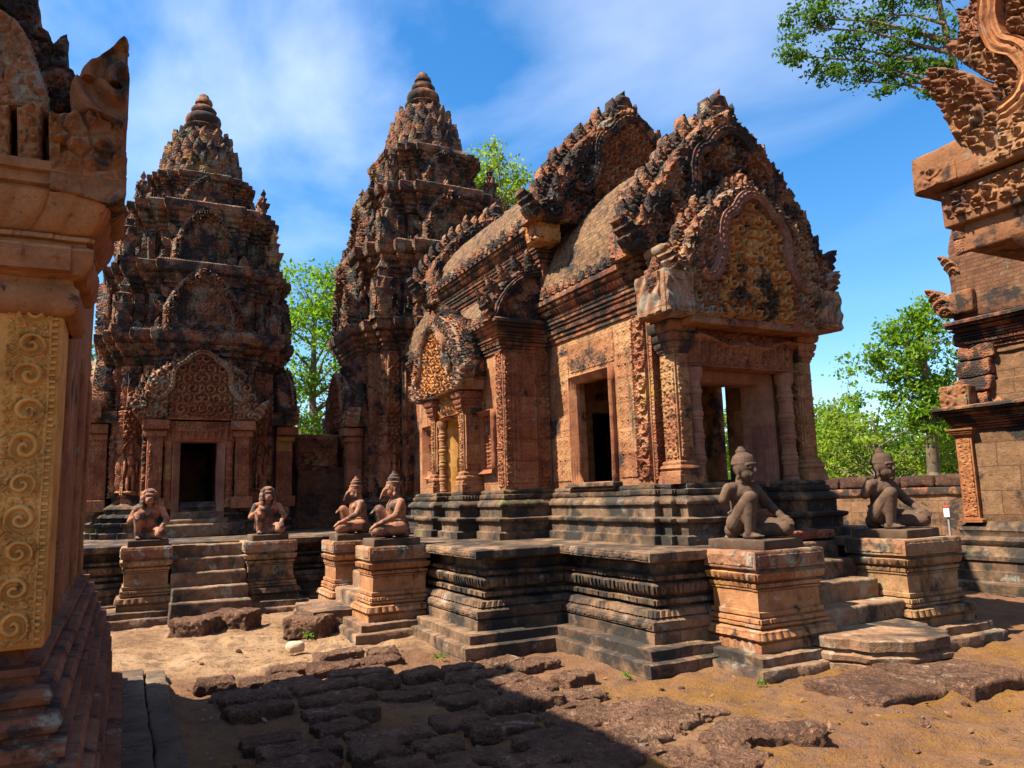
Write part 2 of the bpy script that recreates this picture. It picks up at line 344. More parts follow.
    n2 = noise(nt, P, 24, 5, .65); h = mth(nt, 'ADD', mth(nt, 'ADD', mth(nt, 'MULTIPLY', nm, .6), mth(nt, 'MULTIPLY', n2, .45)), mth(nt, 'MULTIPLY', nf, .25))
    if pore:
        pv = ramp(nt, noise(nt, P, 26, 5, .7, .6), [(.36, G0), (.56, G1)]); h = mth(nt, 'ADD', h, mth(nt, 'MULTIPLY', pv, pore)); pv2 = ramp(nt, noise(nt, P, 11, 6, .7, .3), [(.3, G0), (.6, G1)]); h = mth(nt, 'ADD', h, mth(nt, 'MULTIPLY', pv2, pore))
    if joint: h = mth(nt, 'SUBTRACT', h, mth(nt, 'MULTIPLY', MO, joint)); h = mth(nt, 'ADD', h, mth(nt, 'MULTIPLY', BV, .25*joint)); c = mixrgb(nt, mth(nt, 'MULTIPLY', MO, .55*min(1, joint)), c, (.05, .035, .025))
    if carve:
        vs = N(nt, 'ShaderNodeVectorMath', operation='SCALE'); nt.links.new(UV, vs.inputs[0]); vs.inputs['Scale'].default_value = csc
        vo = N(nt, 'ShaderNodeTexVoronoi', voronoi_dimensions='2D'); vo.inputs['Scale'].default_value = 1; vo.inputs['Randomness'].default_value = .55; nt.links.new(vs.outputs[0], vo.inputs['Vector'])
        df = N(nt, 'ShaderNodeVectorMath', operation='SUBTRACT'); nt.links.new(vs.outputs[0], df.inputs[0]); nt.links.new(vo.outputs['Position'], df.inputs[1])
        s2 = N(nt, 'ShaderNodeSeparateXYZ'); nt.links.new(df.outputs[0], s2.inputs[0]); an = mth(nt, 'ARCTAN2', s2.outputs[1], s2.outputs[0])
        spv = mth(nt, 'SINE', mth(nt, 'SUBTRACT', mth(nt, 'MULTIPLY', vo.outputs['Distance'], 13), an)); spv = mth(nt, 'MULTIPLY', mth(nt, 'ADD', spv, 1), .5)
        fall = mth(nt, 'SUBTRACT', 1.0, vo.outputs['Distance']); h = mth(nt, 'ADD', h, mth(nt, 'MULTIPLY', mth(nt, 'MULTIPLY', spv, fall), carve))
    bp = N(nt, 'ShaderNodeBump'); bp.inputs['Strength'].default_value = 1; bp.inputs['Distance'].default_value = bump; nt.links.new(h, bp.inputs['Height'])
    b = N(nt, 'ShaderNodeBsdfPrincipled'); b.inputs['Roughness'].default_value = .92; b.inputs['Specular IOR Level'].default_value = .2
    nt.links.new(c, b.inputs['Base Color']); nt.links.new(bp.outputs[0], b.inputs['Normal'])
    o = N(nt, 'ShaderNodeOutputMaterial'); nt.links.new(b.outputs[0], o.inputs[0]); return m
def N_rgb(nt, v):
    c = N(nt, 'ShaderNodeCombineColor')
    for i in range(3): nt.links.new(v, c.inputs[i])
    return c.outputs[0]
RED = ((.27, .10, .062), (.42, .18, .105), (.50, .27, .16)); TAN = ((.30, .13, .075), (.46, .235, .13), (.52, .33, .19))
M = {}
M['wall'] = stone('carved_pink_sandstone', *TAN, dark=.42, pale=.12, yellow=.05, streak=.40, joint=.35, carve=.2, csc=16, bump=.016, dsc=2.4, K=0.54)
M['red'] = stone('carved_red_sandstone', *RED, dark=.30, pale=.12, streak=.26, joint=.3, yellow=.06, carve=.7, csc=17, bump=.02, dsc=2.6, K=0.56)
M['plain'] = stone('plain_red_sandstone', *RED, dark=.30, pale=.12, streak=.25, joint=.15, bump=.01, dsc=2.6, K=0.54)
M['rail'] = stone('red_mouldings', *RED, dark=.76, pale=.26, streak=.4, carve=.3, csc=22, dsc=2.6, joint=.5, block=(.6, .5), K=0.5, drange=.11)
M['base'] = stone('blackened_base_stone', (.15, .105, .08), (.26, .18, .13), (.38, .27, .19), dsc=2.8, dark=.74, pale=.22, palec=(.36, .35, .30), joint=.6, block=(.75, 1.2), streak=.3, green=.2, K=0.5, drange=.13)
M['terr'] = stone('terrace_stone', (.16, .11, .08), (.28, .19, .135), (.42, .29, .20), dsc=2.8, dark=.73, pale=.25, palec=(.42, .36, .29), joint=.7, block=(.8, 3.), streak=.25, green=.12, K=0.5, drange=.13)
M['ped'] = stone('pedestal_sandstone', (.34, .16, .09), (.48, .26, .14), (.54, .34, .20), dark=.34, pale=.25, palec=(.5, .44, .36), joint=.5, block=(.8, .33), streak=.15, yellow=.12, K=0.56)
M['ped2'] = stone('lichen_pedestal_stone', (.25, .15, .09), (.40, .25, .14), (.48, .33, .20), dark=.58, pale=.3, palec=(.42, .40, .32), joint=.5, block=(.8, .33), streak=.2, yellow=.08, green=.15, K=0.56, drange=.12)
M['step'] = stone('worn_step_stone', (.17, .11, .08), (.31, .20, .14), (.40, .28, .20), dark=.58, pale=.32, palec=(.42, .37, .27), joint=.3, block=(.8, 9), streak=.1, yellow=.1, K=0.56, drange=.12)
M['ped_frame'] = stone('grey_lichen_carving', (.24, .11, .075), (.36, .20, .13), (.42, .30, .21), dark=.44, pale=.38, palec=(.36, .36, .28), joint=.3, streak=.2, K=0.58)
M['leaf'] = stone('dark_crest_leaves', (.26, .10, .065), (.38, .17, .10), (.46, .25, .15), dark=.66, pale=.28, joint=.1, streak=.2, carve=.6, csc=15, bump=.02, dsc=3, K=0.5)
M['tymp'] = stone('ochre_tympanum', (.36, .16, .07), (.50, .25, .10), (.56, .33, .13), dark=0.5, pale=.05, joint=.25, yellow=0.08, streak=.25, block=(.7, .55), yc=(.52, .29, .09), K=0.66, dsc=3.5)
M['roof'] = stone('mossy_roof_stone', (.22, .13, .075), (.33, .20, .115), (.40, .27, .16), dark=0.42, pale=.22, palec=(.36, .30, .2), joint=.7, block=(.12, .055), streak=.25, green=.2, bump=.02, K=0.42, speck=.85, dsc=3)
M['tower'] = stone('tower_sandstone', (.20, .085, .055), (.33, .145, .09), (.44, .23, .14), dark=.64, pale=.42, palec=(.27, .28, .20), carve=.9, csc=10, joint=.4, block=(.45, .26), bump=.025, streak=.35, yellow=.10, speck=.6, dsc=3.2, K=0.5, drange=.10)
M['towerlow'] = stone('tower_body_sandstone', *RED, dark=.52, pale=.14, carve=1.0, csc=14, joint=.3, bump=.022, streak=.3, yellow=.03, dsc=3, K=0.5)
M['gold'] = stone('yellow_sandstone', (.50, .24, .07), (.60, .33, .10), (.64, .39, .14), dark=0.26, pale=.06, joint=.0, streak=.2, bump=.005, palec=(.5, .33, .2), fine=.6, speck=0.5, K=0.68, dsc=6)
M['orange'] = stone('orange_sandstone', (.34, .13, .065), (.47, .21, .10), (.54, .29, .15), dark=0.32, pale=.16, joint=.25, palec=(.45, .33, .25), streak=.12, bump=.012, block=(.9, .6), K=0.46)
M['orangec'] = stone('orange_carving', (.30, .13, .075), (.44, .22, .12), (.52, .31, .17), dark=0.42, pale=.26, joint=.1, palec=(.42, .36, .28), streak=.1, bump=.012, yellow=.08, K=0.38, dsc=3)
M['orangebase'] = stone('dark_red_mouldings', (.22, .09, .06), (.32, .14, .09), (.40, .21, .14), dark=.42, pale=.2, joint=.2, streak=.1, bump=.010, block=(.9, 3.), K=.46, dsc=4)
M['brick'] = stone('weathered_brick', (.18, .085, .055), (.28, .14, .085), (.34, .20, .12), dark=0.5, pale=.15, joint=0.7, block=(.19, .062), bump=.02, streak=.2, K=0.36)
M['laterite'] = stone('laterite_wall_block', (.22, .13, .085), (.34, .21, .13), (.42, .28, .18), dark=.46, pale=.12, joint=.9, block=(.6, .35), bump=.03, streak=.2, K=0.40)
M['latblock'] = stone('rough_laterite', (.17, .10, .078), (.26, .155, .115), (.37, .24, .175), dark=.28, pale=.2, palec=(.5, .36, .25), joint=0, bump=.05, streak=0, pore=.9, K=0.8)
M['latdark'] = stone('dark_porous_laterite', (.085, .05, .042), (.13, .075, .06), (.19, .115, .09), dark=.35, pale=.05, palec=(.3, .2, .14), joint=0, bump=.05, streak=0, pore=.9, K=.8)
M['paving'] = stone('grey_paving', (.09, .075, .062), (.14, .11, .09), (.2, .16, .13), dark=.3, pale=.15, palec=(.28, .24, .2), joint=.5, block=(.7, .5), bump=.012, streak=0)
M['statue'] = stone('grey_statue_stone', (.12, .085, .07), (.17, .12, .10), (.22, .155, .125), dark=.25, pale=.05, joint=0, bump=.006, streak=.0, speck=.45, K=.46)
M['statpink'] = stone('pink_grey_statue_stone', (.34, .15, .10), (.46, .235, .165), (.54, .30, .21), dark=.60, dsc=5, pale=.06, joint=0, bump=.004, streak=.1, darkc=(.07, .055, .05), speck=.35, K=0.52)
M['plinth'] = stone('dark_plinth', (.07, .05, .042), (.11, .08, .065), (.16, .115, .09), dark=.2, pale=.2, palec=(.2, .2, .15), joint=0, bump=.006, streak=0)
M['jamb'] = stone('purple_jamb_stone', (.27, .13, .11), (.38, .20, .16), (.44, .26, .19), dark=.16, pale=.05, joint=0, streak=.15, bump=.006, speck=.3, K=0.52)
M['inner'] = stone('interior_stone', (.20, .11, .07), (.30, .18, .11), dark=.3, pale=.05, joint=.6, streak=.3)

# ------------------------------------------------------------------ ground
def ground_z(x, y):
    P = np.stack([x, y, 0*x], 1)
    z = .035*vn(P, 1.7, 41)+.032*vn(P, .42, 42)+.03*np.clip(vn(P, .19, 43)+.1, 0, 1)+.014*vn(P, .085, 44)
    far = np.clip((np.hypot(x+6, y-5)-14)/10, 0, 1); return z*(1-far)-.02
def dense(a, b, res, far):
    m = np.arange(a, b, res); k = np.geomspace(res*2, far, 26); return np.concatenate([a-k[::-1], m, b+k])
gx = dense(-12.2, -.5, .04, 1500); gy = dense(-1.5, 12.5, .04, 1500)
A, B = np.meshgrid(gx, gy, indexing='ij'); Z = ground_z(A.ravel(), B.ravel())
mb = MB(); mb.add(np.stack([A.ravel(), B.ravel(), Z], 1), gridq(len(gx), len(gy)))
def spx(nt, P):
    q = N(nt, 'ShaderNodeSeparateXYZ'); nt.links.new(P, q.inputs[0]); return q.outputs[0]
def ground_mat():
    m = bpy.data.materials.new('sandy_earth'); m.use_nodes = True; nt = m.node_tree; b = nt.nodes['Principled BSDF']
    g = N(nt, 'ShaderNodeNewGeometry'); P = g.outputs['Position']
    big = noise(nt, P, .55, 6, .62); mid = noise(nt, P, 5, 8, .68); fin = noise(nt, P, 55, 4, .7)
    c = ramp(nt, big, [(.32, (.16, .085, .042)), (.5, (.28, .165, .085)), (.66, (.38, .25, .14))])
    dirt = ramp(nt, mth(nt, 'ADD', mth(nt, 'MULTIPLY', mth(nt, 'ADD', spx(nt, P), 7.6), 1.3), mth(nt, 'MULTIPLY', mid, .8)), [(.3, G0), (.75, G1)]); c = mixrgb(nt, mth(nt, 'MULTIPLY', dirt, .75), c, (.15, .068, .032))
    moss = ramp(nt, noise(nt, P, .9, 7, .7, .5), [(.44, G0), (.56, G1)])
    sp_ = N(nt, 'ShaderNodeSeparateXYZ'); nt.links.new(P, sp_.inputs[0])
    near = ramp(nt, mth(nt, 'MULTIPLY', mth(nt, 'ADD', sp_.outputs[0], 8), .25), [(.55, G0), (.85, G1)])
    c = mixrgb(nt, mth(nt, 'MULTIPLY', mth(nt, 'MULTIPLY', moss, near), .8), c, (.19, .09, .016))
    lat = ramp(nt, mid, [(.50, G0), (.58, G1)]); c = mixrgb(nt, mth(nt, 'MULTIPLY', lat, .7), c, (.13, .072, .048)); l2 = ramp(nt, noise(nt, P, 17, 8, .75), [(.54, G0), (.62, G1)]); c = mixrgb(nt, mth(nt, 'MULTIPLY', l2, .6), c, (.07, .042, .028))
    vo = N(nt, 'ShaderNodeTexVoronoi'); vo.inputs['Scale'].default_value = 38; nt.links.new(P, vo.inputs['Vector'])
    pe = ramp(nt, vo.outputs['Distance'], [(.12, G1), (.24, G0)]); pe2 = mth(nt, 'MULTIPLY', pe, ramp(nt, noise(nt, P, 2.1, 3), [(.45, G0), (.6, G1)]))
    c = mixrgb(nt, mth(nt, 'MULTIPLY', pe2, .6), c, (.30, .20, .13))
    v = mth(nt, 'ADD', .6, mth(nt, 'MULTIPLY', fin, .8)); c = mixrgb(nt, 1, c, N_rgb(nt, v), 'MULTIPLY')
    h = mth(nt, 'ADD', mth(nt, 'MULTIPLY', mid, .8), mth(nt, 'MULTIPLY', fin, .5)); h = mth(nt, 'ADD', h, mth(nt, 'MULTIPLY', pe2, .6))
    bp = N(nt, 'ShaderNodeBump'); bp.inputs['Distance'].default_value = .05; nt.links.new(h, bp.inputs['Height'])
    nt.links.new(c, b.inputs['Base Color']); nt.links.new(bp.outputs[0], b.inputs['Normal']); b.inputs['Roughness'].default_value = .95; b.inputs['Specular IOR Level'].default_value = .15
    return m
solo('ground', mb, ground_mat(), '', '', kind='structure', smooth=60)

# ------------------------------------------------------------------ terrace
ZT = .98
TP = [(.22, -.05), (.22, .095), (.20, .105), (.14, .108), (.14, .19), (.125, .2), (.0, .203), (0, .295), (-.025, .30), (-.025, .312), (.0, .318), (0, .385), (-.02, .395), (-.05, .41), (-.045, .42, .022, .065), (-.075, .47, .022, .065), (-.13, .475), (-.19, .48), (-.19, .492), (-.14, .50), (-.13, .51, .022, .038), (-.13, .55, .022, .038), (-.19, .56), (-.20, .575), (-.15, .582), (-.14, .60, .030, .062), (-.13, .64, .036, .062), (-.125, .675, .03, .062), (-.13, .69), (-.19, .695), (-.20, .707), (-.15, .712), (-.14, .72, .022, .038), (-.14, .755, .022, .038), (-.20, .765), (-.22, .775), (-.22, .85), (-.16, .868), (-.08, .88), (-.03, .885), (-.03, .893), (0, .897), (0, .97), (-.012, .98)]
terrace_poly = [(-5.45, 4.1), (-5.45, 5.5), (-5.95, 5.5), (-5.95, 6.72), (-5.45, 6.72), (-5.45, 8.0), (-7.0, 8.0), (-7.0, 8.97), (-11.0, 8.97), (-11.0, 7.6), (-11.95, 7.6), (-11.95, 14.), (-20, 14.), (-20, -2.2), (-11.95, -2.2), (-11.95, 4.3), (-11.0, 4.3), (-11.0, 3.13), (-7.0, 3.13), (-7.0, 4.1)]
t = thing('stone_terrace', 'raised moulded stone terrace carrying the temple hall and the towers', 'terrace', (-10, 6, 0))
mb = MB(); sweep(mb, terrace_poly, TP, res=.022); part('moulded_base', mb, M['terr'], t, er=.009, smooth=40)
mb = MB()
for a0, a1, T in ((-8.98, -7.02, FYm(3.13)), (-6.98, -5.47, FYm(4.1))): relief(mb, T, a0, a1, .902, .965, lambda u, v: scroll(u, v, .07, 2), .010, sink=.01); relief(mb, T, a0, a1, .322, .382, lambda u, v: scroll(u, v, .055, 2), .010, sink=.01)
part('carved_border', mb, M['terr'], t, er=.009, smooth=50)

# ------------------------------------------------------------------ pedestals and stairs
def ped_prof(h=.98):
    p = [(.22, -.05), (.22, .07), (.21, .08), (.14, .085), (.14, .155), (.13, .16), (.03, .165), (.03, .235), (.015, .24), (.015, .25), (.035, .255), (.04, .27, .02, .075), (.02, .325, .02, .075), (-.01, .335), (-.03, .34), (-.03, .35), (.0, .355), (0, .375), (-.02, .38), (-.015, .39, .016, .028), (-.02, .42, .016, .028), (-.04, .425), (-.04, .435), (-.025, .44), (-.025, .475), (-.045, .48), (-.045, .645), (-.035, .65), (-.035, .662), (-.055, .668), (-.04, .675, .016, .028), (-.035, .705, .016, .028), (-.06, .712), (-.06, .722), (-.025, .728), (-.02, .74, .022, .075), (-.01, .79, .022, .075), (-.03, .80), (-.035, .81), (-.035, .822), (0, .83), (0, .965), (-.012, .98)]
    return p
def pedestal(x0, x1, y0, y1, mat, label, group):
    o = thing('statue_pedestal', label, 'pedestal', ((x0+x1)/2, (y0+y1)/2, 0), group)
    poly = [(x0, y0), (x1, y0), (x1, y1), (x0, y1)]; P = ped_prof(); i = [k for k, p in enumerate(P) if p[1] == .165][0]; j = [k for k, p in enumerate(P) if p[1] == .81][0]
    mb = MB(); sweep(mb, poly, P[:i+1], res=.05); part('stepped_footing', mb, M['step'], o, er=.016, smooth=50)
    mb = MB(); sweep(mb, poly, P[i:j+1], res=.016); part('moulded_shaft', mb, mat, o, er=.007, smooth=50)
    mb = MB(); sweep(mb, poly, P[j:], res=.04)
    f = lambda u, v: scroll(u, v, .075, 12)
    relief(mb, FX(x1), y0+.02, y1-.02, .845, .955, f, .008); relief(mb, FYm(y0), x0+.02, x1-.02, .845, .955, f, .008)
    part('cap_slab', mb, M['ped_frame'], o, er=.008, smooth=50); return o
GP = 'moulded pedestals carrying the guardians'
pedestal(-5.50, -4.86, 4.74, 5.56, M['ped'], 'orange and ochre moulded pedestal nearest the viewer left of the east steps', GP)
pedestal(-5.55, -4.86, 6.66, 7.52, M['ped2'], 'lichen spotted pedestal right of the east steps with plain pale left face', GP)
pedestal(-9.06, -8.46, 2.48, 3.2, M['ped'], 'pedestal under the front bird guardian, against the terrace corner', GP)
pedestal(-10.85, -10.15, 2.48, 3.2, M['ped'], 'partly hidden pedestal under the rear bird guardian', GP)
pedestal(-12.0, -11.3, -.02, .60, M['ped2'], 'dark pedestal left of the steps below the left tower', GP)
pedestal(-12.0, -11.3, 1.53, 2.24, M['ped2'], 'dark pedestal right of the steps below the left tower', GP)
# pale dressed block hides no moulding: the inner face of the right pedestal is plain
def blocks(o, name, lst, mat, bev=.02, er=.015, res=.06):
    for b in lst:
        mb = MB(); box(mb, *b, bev=bev, res=res); part(name, mb, mat, o, er=er, ers=.3, smooth=60)
o = thing('stone_stair', 'broad stone steps climbing to the porch between two guardian pedestals', 'stair', (-5.2, 6.1, 0))
blocks(o, 'step', [(-6.6, -5.62, 5.56, 6.66, .5, .955), (-6., -5.42, 5.56, 6.66, .3, .79), (-6., -5.2, 5.56, 6.66, .1, .61), (-6., -4.93, 5.56, 6.67, -.05, .42)], M['step'], .025, .02)
mb = MB(); ms = [(-5.0, 5.3), (-4.62, 5.3), (-4.52, 5.4), (-4.34, 5.4), (-4.24, 5.55), (-4.16, 5.66), (-4.16, 6.1), (-4.24, 6.2), (-4.34, 6.35), (-4.52, 6.35), (-4.62, 6.5), (-5.0, 6.5)]
sweep(mb, ms, [(.03, -.04), (.03, .06), (0, .075), (.03, .09), (.035, .13), (.0, .145), (-.01, .17), (.02, .18), (.02, .255), (.005, .265)], res=.03); part('moonstone', mb, M['step'], o, er=.014, smooth=50, label='lobed landing stone at the foot of the steps')
mb = MB(); box(mb, -4.35, -3.66, 4.62, 5.35, -.1, .075, bev=.04, res=.05); box(mb, -4.4, -3.52, 5.37, 6.15, -.1, .085, bev=.04, res=.05); part('low_slab', mb, M['latblock'], o, er=.05, ers=.35, smooth=60)
o = thing('stone_stair', 'narrow side steps between the two bird guardian pedestals', 'stair', (-9.6, 2.8, 0))
blocks(o, 'step', [(-10.2, -9.02, 2.95, 3.3, .4, .8), (-10.2, -9.02, 2.72, 3.2, .2, .6), (-10.2, -9.02, 2.5, 3., 0, .4)], M['step'], .025, .015)
mb = MB(); sweep(mb, [(-10.15, 2.0), (-9.95, 1.95), (-9.3, 1.95), (-9.1, 2.0), (-9.1, 2.6), (-10.15, 2.6)], [(.04, -.04), (.04, .06), (.0, .08), (.03, .1), (.02, .16), (-.01, .18), (0, .24)], res=.04); part('moonstone', mb, M['step'], o, er=.014, smooth=50)
o = thing('stone_stair', 'five dark stone steps leading up to the left tower', 'stair', (-11.5, 1.06, 0))
blocks(o, 'step', [(-12.3, -11.62, .58, 1.55, .7, .96), (-12.2, -11.45, .58, 1.55, .5, .79), (-12.2, -11.28, .58, 1.55, .3, .61), (-12.2, -11.1, .58, 1.55, .1, .43), (-12.2, -10.85, .56, 1.56, -.05, .26)], M['step'], .022, .018)

# ------------------------------------------------------------------ pediments, portals
def mirror(half, c): return [(c+x, z) for x, z in half]+[(c-x, z) for x, z in half[::-1] if x > 1e-6]
def pediment(parent, T, c, half, thick, inner, tymp_mat, band_w=.11, crest=.22, frame_mat=None, naga=.0, leaf_n=1.0, tamp=.08, tcell=.12, apex=.4, res=.014, name='pediment', tympf=None, tint=None):
    """half: silhouette (hw,z) bottom to apex, crest leaves included; inner: (half width, height) of the serpent arch"""
    frame_mat = frame_mat or M['ped_frame']
    z0 = half[0][1]; z1 = half[-1][1]; H = z1-z0; Wd = max(h[0] for h in half)
    body_h = [(max(0, x-(crest*.30 if z > z0+.2*H else .02)), z0+(z-z0)*(1-.62*apex/H)) for x, z in half]; body_h[-1] = (0, z1-.62*apex)
    body_h = [p for i, p in enumerate(body_h) if p[0] > .02 or i == len(body_h)-1]
    out = mirror(body_h, c)
    mb = MB(); extrude(mb, T, out, -thick, 0)
    iw, ih = inner
    arc = [(1.32, .335), (1.18, .30), (1.03, .33), (.88, .42), (.79, .54), (.78, .68), (.66, .79), (.47, .85), (.33, .93), (.14, .99), (0, 1.0)]
    A = [(x*iw, z0+y*ih) for x, y in arc]; line = [(c+x, z) for x, z in A]+[(c-x, z) for x, z in A[::-1][1:]]
    line = smoothline(line, 5)
    Ai = [(x, z) for x, z in A if x <= .90*iw]; lp = [(c+.9*iw, z0+.02)]+[(c+x, z) for x, z in Ai]+[(c-x, z) for x, z in Ai[::-1][1:]]+[(c-.9*iw, z0+.02)]
    def bf(a, b):
        m = inside(a, b, lp); return np.where(m, 0, .2+spiral(a, b, tcell*1.25, c))
    relief_mask(mb, T, out, bf, tamp*.8, res)
    body = part(name, mb, frame_mat, parent, er=.012, smooth=45)
    mb = MB(); relief_mask(mb, lambda a, b, d: T(a, b, d+.004), lp, tympf or (lambda a, b: spiral(a, b, tcell*1.3, c)), tamp, res); part('tympanum', mb, tymp_mat, body, smooth=50, er=.003)
    mb = MB(); band(mb, T, line, band_w, .07+.35*band_w, 3, 2); part('serpent_arch', mb, tint or frame_mat, body, er=.007, smooth=50)
    mb = MB(); P = smoothline(body_h, 8); L = np.concatenate([[0], np.cumsum(np.linalg.norm(np.diff(P, axis=0), axis=1))])
    k = max(3, int(L[-1]/(crest*.78)*leaf_n))
    for i in range(k):
        q = (i+.5)/k*L[-1]; x = np.interp(q, L, P[:, 0]); z = np.interp(q, L, P[:, 1])
        if z < z0+.16*H or x < crest*.35: continue
        an = .42*(x/Wd)
        for sg in (1, -1):
            h = crest*(1.15+.22*vnum(i*2+sg)); leaf(mb, T, c+sg*(x+crest*.02), z-crest*.62, crest*1.05, h*1.25, sg*an, th=thick*.42, d=-thick*.5, rid=3)
            leaf(mb, T, c+sg*(x-crest*.55), z-crest*.75, crest*.8, h*1.05, sg*an, th=.05, d=.02, rid=3, double=False)
    for dx in (-.38, .38): leaf(mb, T, c+dx*apex*.8, z1-apex*1.05, apex*.5, apex*.75, dx*.5, th=thick*.4, d=-thick*.45)
    leaf(mb, T, c, z1-apex, apex*1.0, apex, 0, th=thick*.45, d=-thick*.42, rid=4)
    part('leaf_crest', mb, M['leaf'], body, er=.012, smooth=50)
    if naga:
        for sg in (1, -1):
            mb = MB(); nagahead(mb, T, c+sg*(half[0][0]-naga*.35), z0+.02, naga, naga*1.35, sg, th=thick*.5, d=.03); part('serpent_head', mb, frame_mat, body, er=.01, smooth=50)
    return body
_rs = random.Random(5)
_vt = [_rs.uniform(-1, 1) for _ in range(500)]
def vnum(i): return _vt[i % 500]
def colonette(parent, x, y, z0, z1, r, mat):
    h = z1-z0; pr = [(1.25, 0), (1.25, .05), (1.0, .06), (1.15, .10)]
    for k in range(5):
        b = .12+k*.155; pr += [(.94, b), (.94, b+.045), (1.04, b+.05), (1.04, b+.06), (.97, b+.064), (.97, b+.07), (1.08, b+.076), (1.13, b+.09), (1.08, b+.104), (.97, b+.11), (.97, b+.116), (1.04, b+.12), (1.04, b+.132), (.94, b+.137)]
    pr += [(.92, .90), (1.0, .91), (1.25, .94), (1.3, .97), (1.3, 1.0)]
    mb = MB(); lathe(mb, (x, y, z0), [(p[0]*r, p[1]*h) for p in pr], 16); part('colonette', mb, mat, parent, er=.005, smooth=40)
CAPP = [(0, 0), (.012, .01), (.012, .03), (.03, .045), (.03, .07), (.05, .085), (.062, .115), (.062, .14), (.045, .15), (.07, .17), (.085, .215), (.085, .25), (.06, .26), (.10, .285), (.115, .33), (.115, .40)]
BASEP = [(.09, 0), (.09, .10), (.075, .105), (.075, .14), (.055, .15), (.07, .18, .01, .05), (.055, .21, .01, .05), (.03, .22), (.04, .245), (.03, .26), (0, .27)]
def pilaster(parent, x0, x1, y0, y1, z0, z1, mat, capmat, faces, fld='chain', amp=.016, cap=.40, base=.27, name='pilaster'):
    poly = [(x0, y0), (x1, y0), (x1, y1), (x0, y1)]; mb = MB()
    sweep(mb, poly, [(p[0]*.7, z0+p[1]*base/.27, *p[2:]) for p in BASEP]+[(0, z1-cap)], res=.03, cap=False)
    for F in faces:
        a0, a1, T = {'E': (y0, y1, FX(x1)), 'S': (x0, x1, FYm(y0)), 'N': (-x1, -x0, FYp(y1))}[F]; wd = a1-a0
        if wd < .05: continue
        c = (a0+a1)/2; f = {'chain': lambda u, v: chain(u-c, v, wd*.9), 'scroll': lambda u, v: np.where(abs(u-c) > wd*.42, .9, scroll(u, v, wd*.30, 7)), 'vine': lambda u, v: vine(u-c, v, wd*.9)}[fld]
        relief(mb, T, a0+.012, a1-.012, z0+base+.02, z1-cap-.02, f, amp, res=min(.012, wd/14))
    p = part(name, mb, mat, parent, er=.006, smooth=50)
    mb = MB(); sweep(mb, poly, [(q[0]*.75, z1-cap+q[1]*cap/.4, *q[2:]) for q in CAPP], res=.03); part('capital', mb, capmat, p, er=.007, smooth=50)

# ------------------------------------------------------------------ temple hall
H = thing('temple_hall', 'long pink sandstone temple hall with vaulted mossy roof, stepped gables and open porch', 'temple', (-9, 6, ZT))
Y0 = 6.0
BP = [(.20, .0), (.20, .085), (.19, .09), (.155, .10), (.155, .20), (.19, .215), (.20, .23), (.20, .255), (.18, .265), (.12, .275), (.12, .39), (.15, .40), (.155, .42), (.14, .44, .012, .045), (.10, .475, .012, .045), (.075, .485), (.085, .505, .012, .04), (.08, .545, .012, .04), (.05, .555), (.06, .575), (.05, .60), (.0, .61)]
pe = [(-6.05, -.93), (-6.05, -.52), (-6.42, -.52), (-6.42, .52), (-6.05, .52), (-6.05, .93), (-6.22, .93), (-6.22, 1.0), (-6.4, 1.0), (-6.4, 1.07), (-8.6, 1.07), (-8.6, -1.07), (-6.4, -1.07), (-6.4, -1.0), (-6.22, -1.0), (-6.22, -.93)]
mb = MB(); sweep(mb, [(x, Y0+y) for x, y in pe], [(p[0], ZT+p[1], *p[2:]) for p in BP], res=.02, cap=False)
S = []
ph = [(-8.55, 4.25), (-8.55, 7.75), (-11.65, 7.75), (-11.65, 7.2), (-12.25, 7.2), (-12.25, 4.8), (-11.65, 4.8), (-11.65, 4.25), (-10.48, 4.25), (-10.48, 3.99), (-10.18, 3.99), (-10.18, 4.3), (-9.52, 4.3), (-9.52, 3.99), (-9.25, 3.99), (-9.25, 4.25)]
sweep(mb, ph, [(p[0], ZT+p[1], *p[2:]) for p in BP], res=.022, cap=False)
box(mb, -12.2, -8.5, 4.4, 7.6, ZT, 1.28, res=1.); box(mb, -8.7, -6.42, 5.0, 7.0, ZT, 1.27, res=.3)
part('moulded_base', mb, M['base'], H, er=.009, smooth=50)
# porch chamber walls with openings
def walls():
    mb = MB(); yi, yo = 4.93, 5.17; wx0, wx1, wz0, wz1 = -7.87, -7.13, 1.64, 2.86
    for (a, b, wx0, wx1) in ((4.93, 5.06, -7.87, -7.13), (6.90, 7.07, -7.62, -7.40)):
        box(mb, -8.6, wx0, a, b, 1.5, 3.5, res=.3); box(mb, wx1, -6.4, a, b, 1.5, 3.5, res=.3); box(mb, wx0, wx1, a+.003, b-.003, wz1, 3.497, res=.3); box(mb, wx0, wx1, a+.003, b-.003, 1.5, wz0, res=.3)
    box(mb, -6.6, -6.402, 5.0, 5.50, 1.27, 3.6, res=.3); box(mb, -6.6, -6.402, 6.45, 7.0, 1.27, 3.6, res=.3); box(mb, -6.602, -6.404, 5.50, 6.45, 2.72, 3.597, res=.3)
    box(mb, -8.75, -8.55, 4.9, 5.6, 1.27, 4.2, res=.3); box(mb, -8.75, -8.55, 6.4, 7.1, 1.27, 4.2, res=.3); box(mb, -8.752, -8.548, 5.6, 6.4, 2.6, 4.197, res=.3)
    return mb
part('wall', walls(), M['wall'], H, er=.006, smooth=50)
mb = MB(); lat = lambda u, v: np.where(np.minimum(np.abs((u % .45)-.225)-.205, .02) > 0, .2, lattice(u, v, .075))
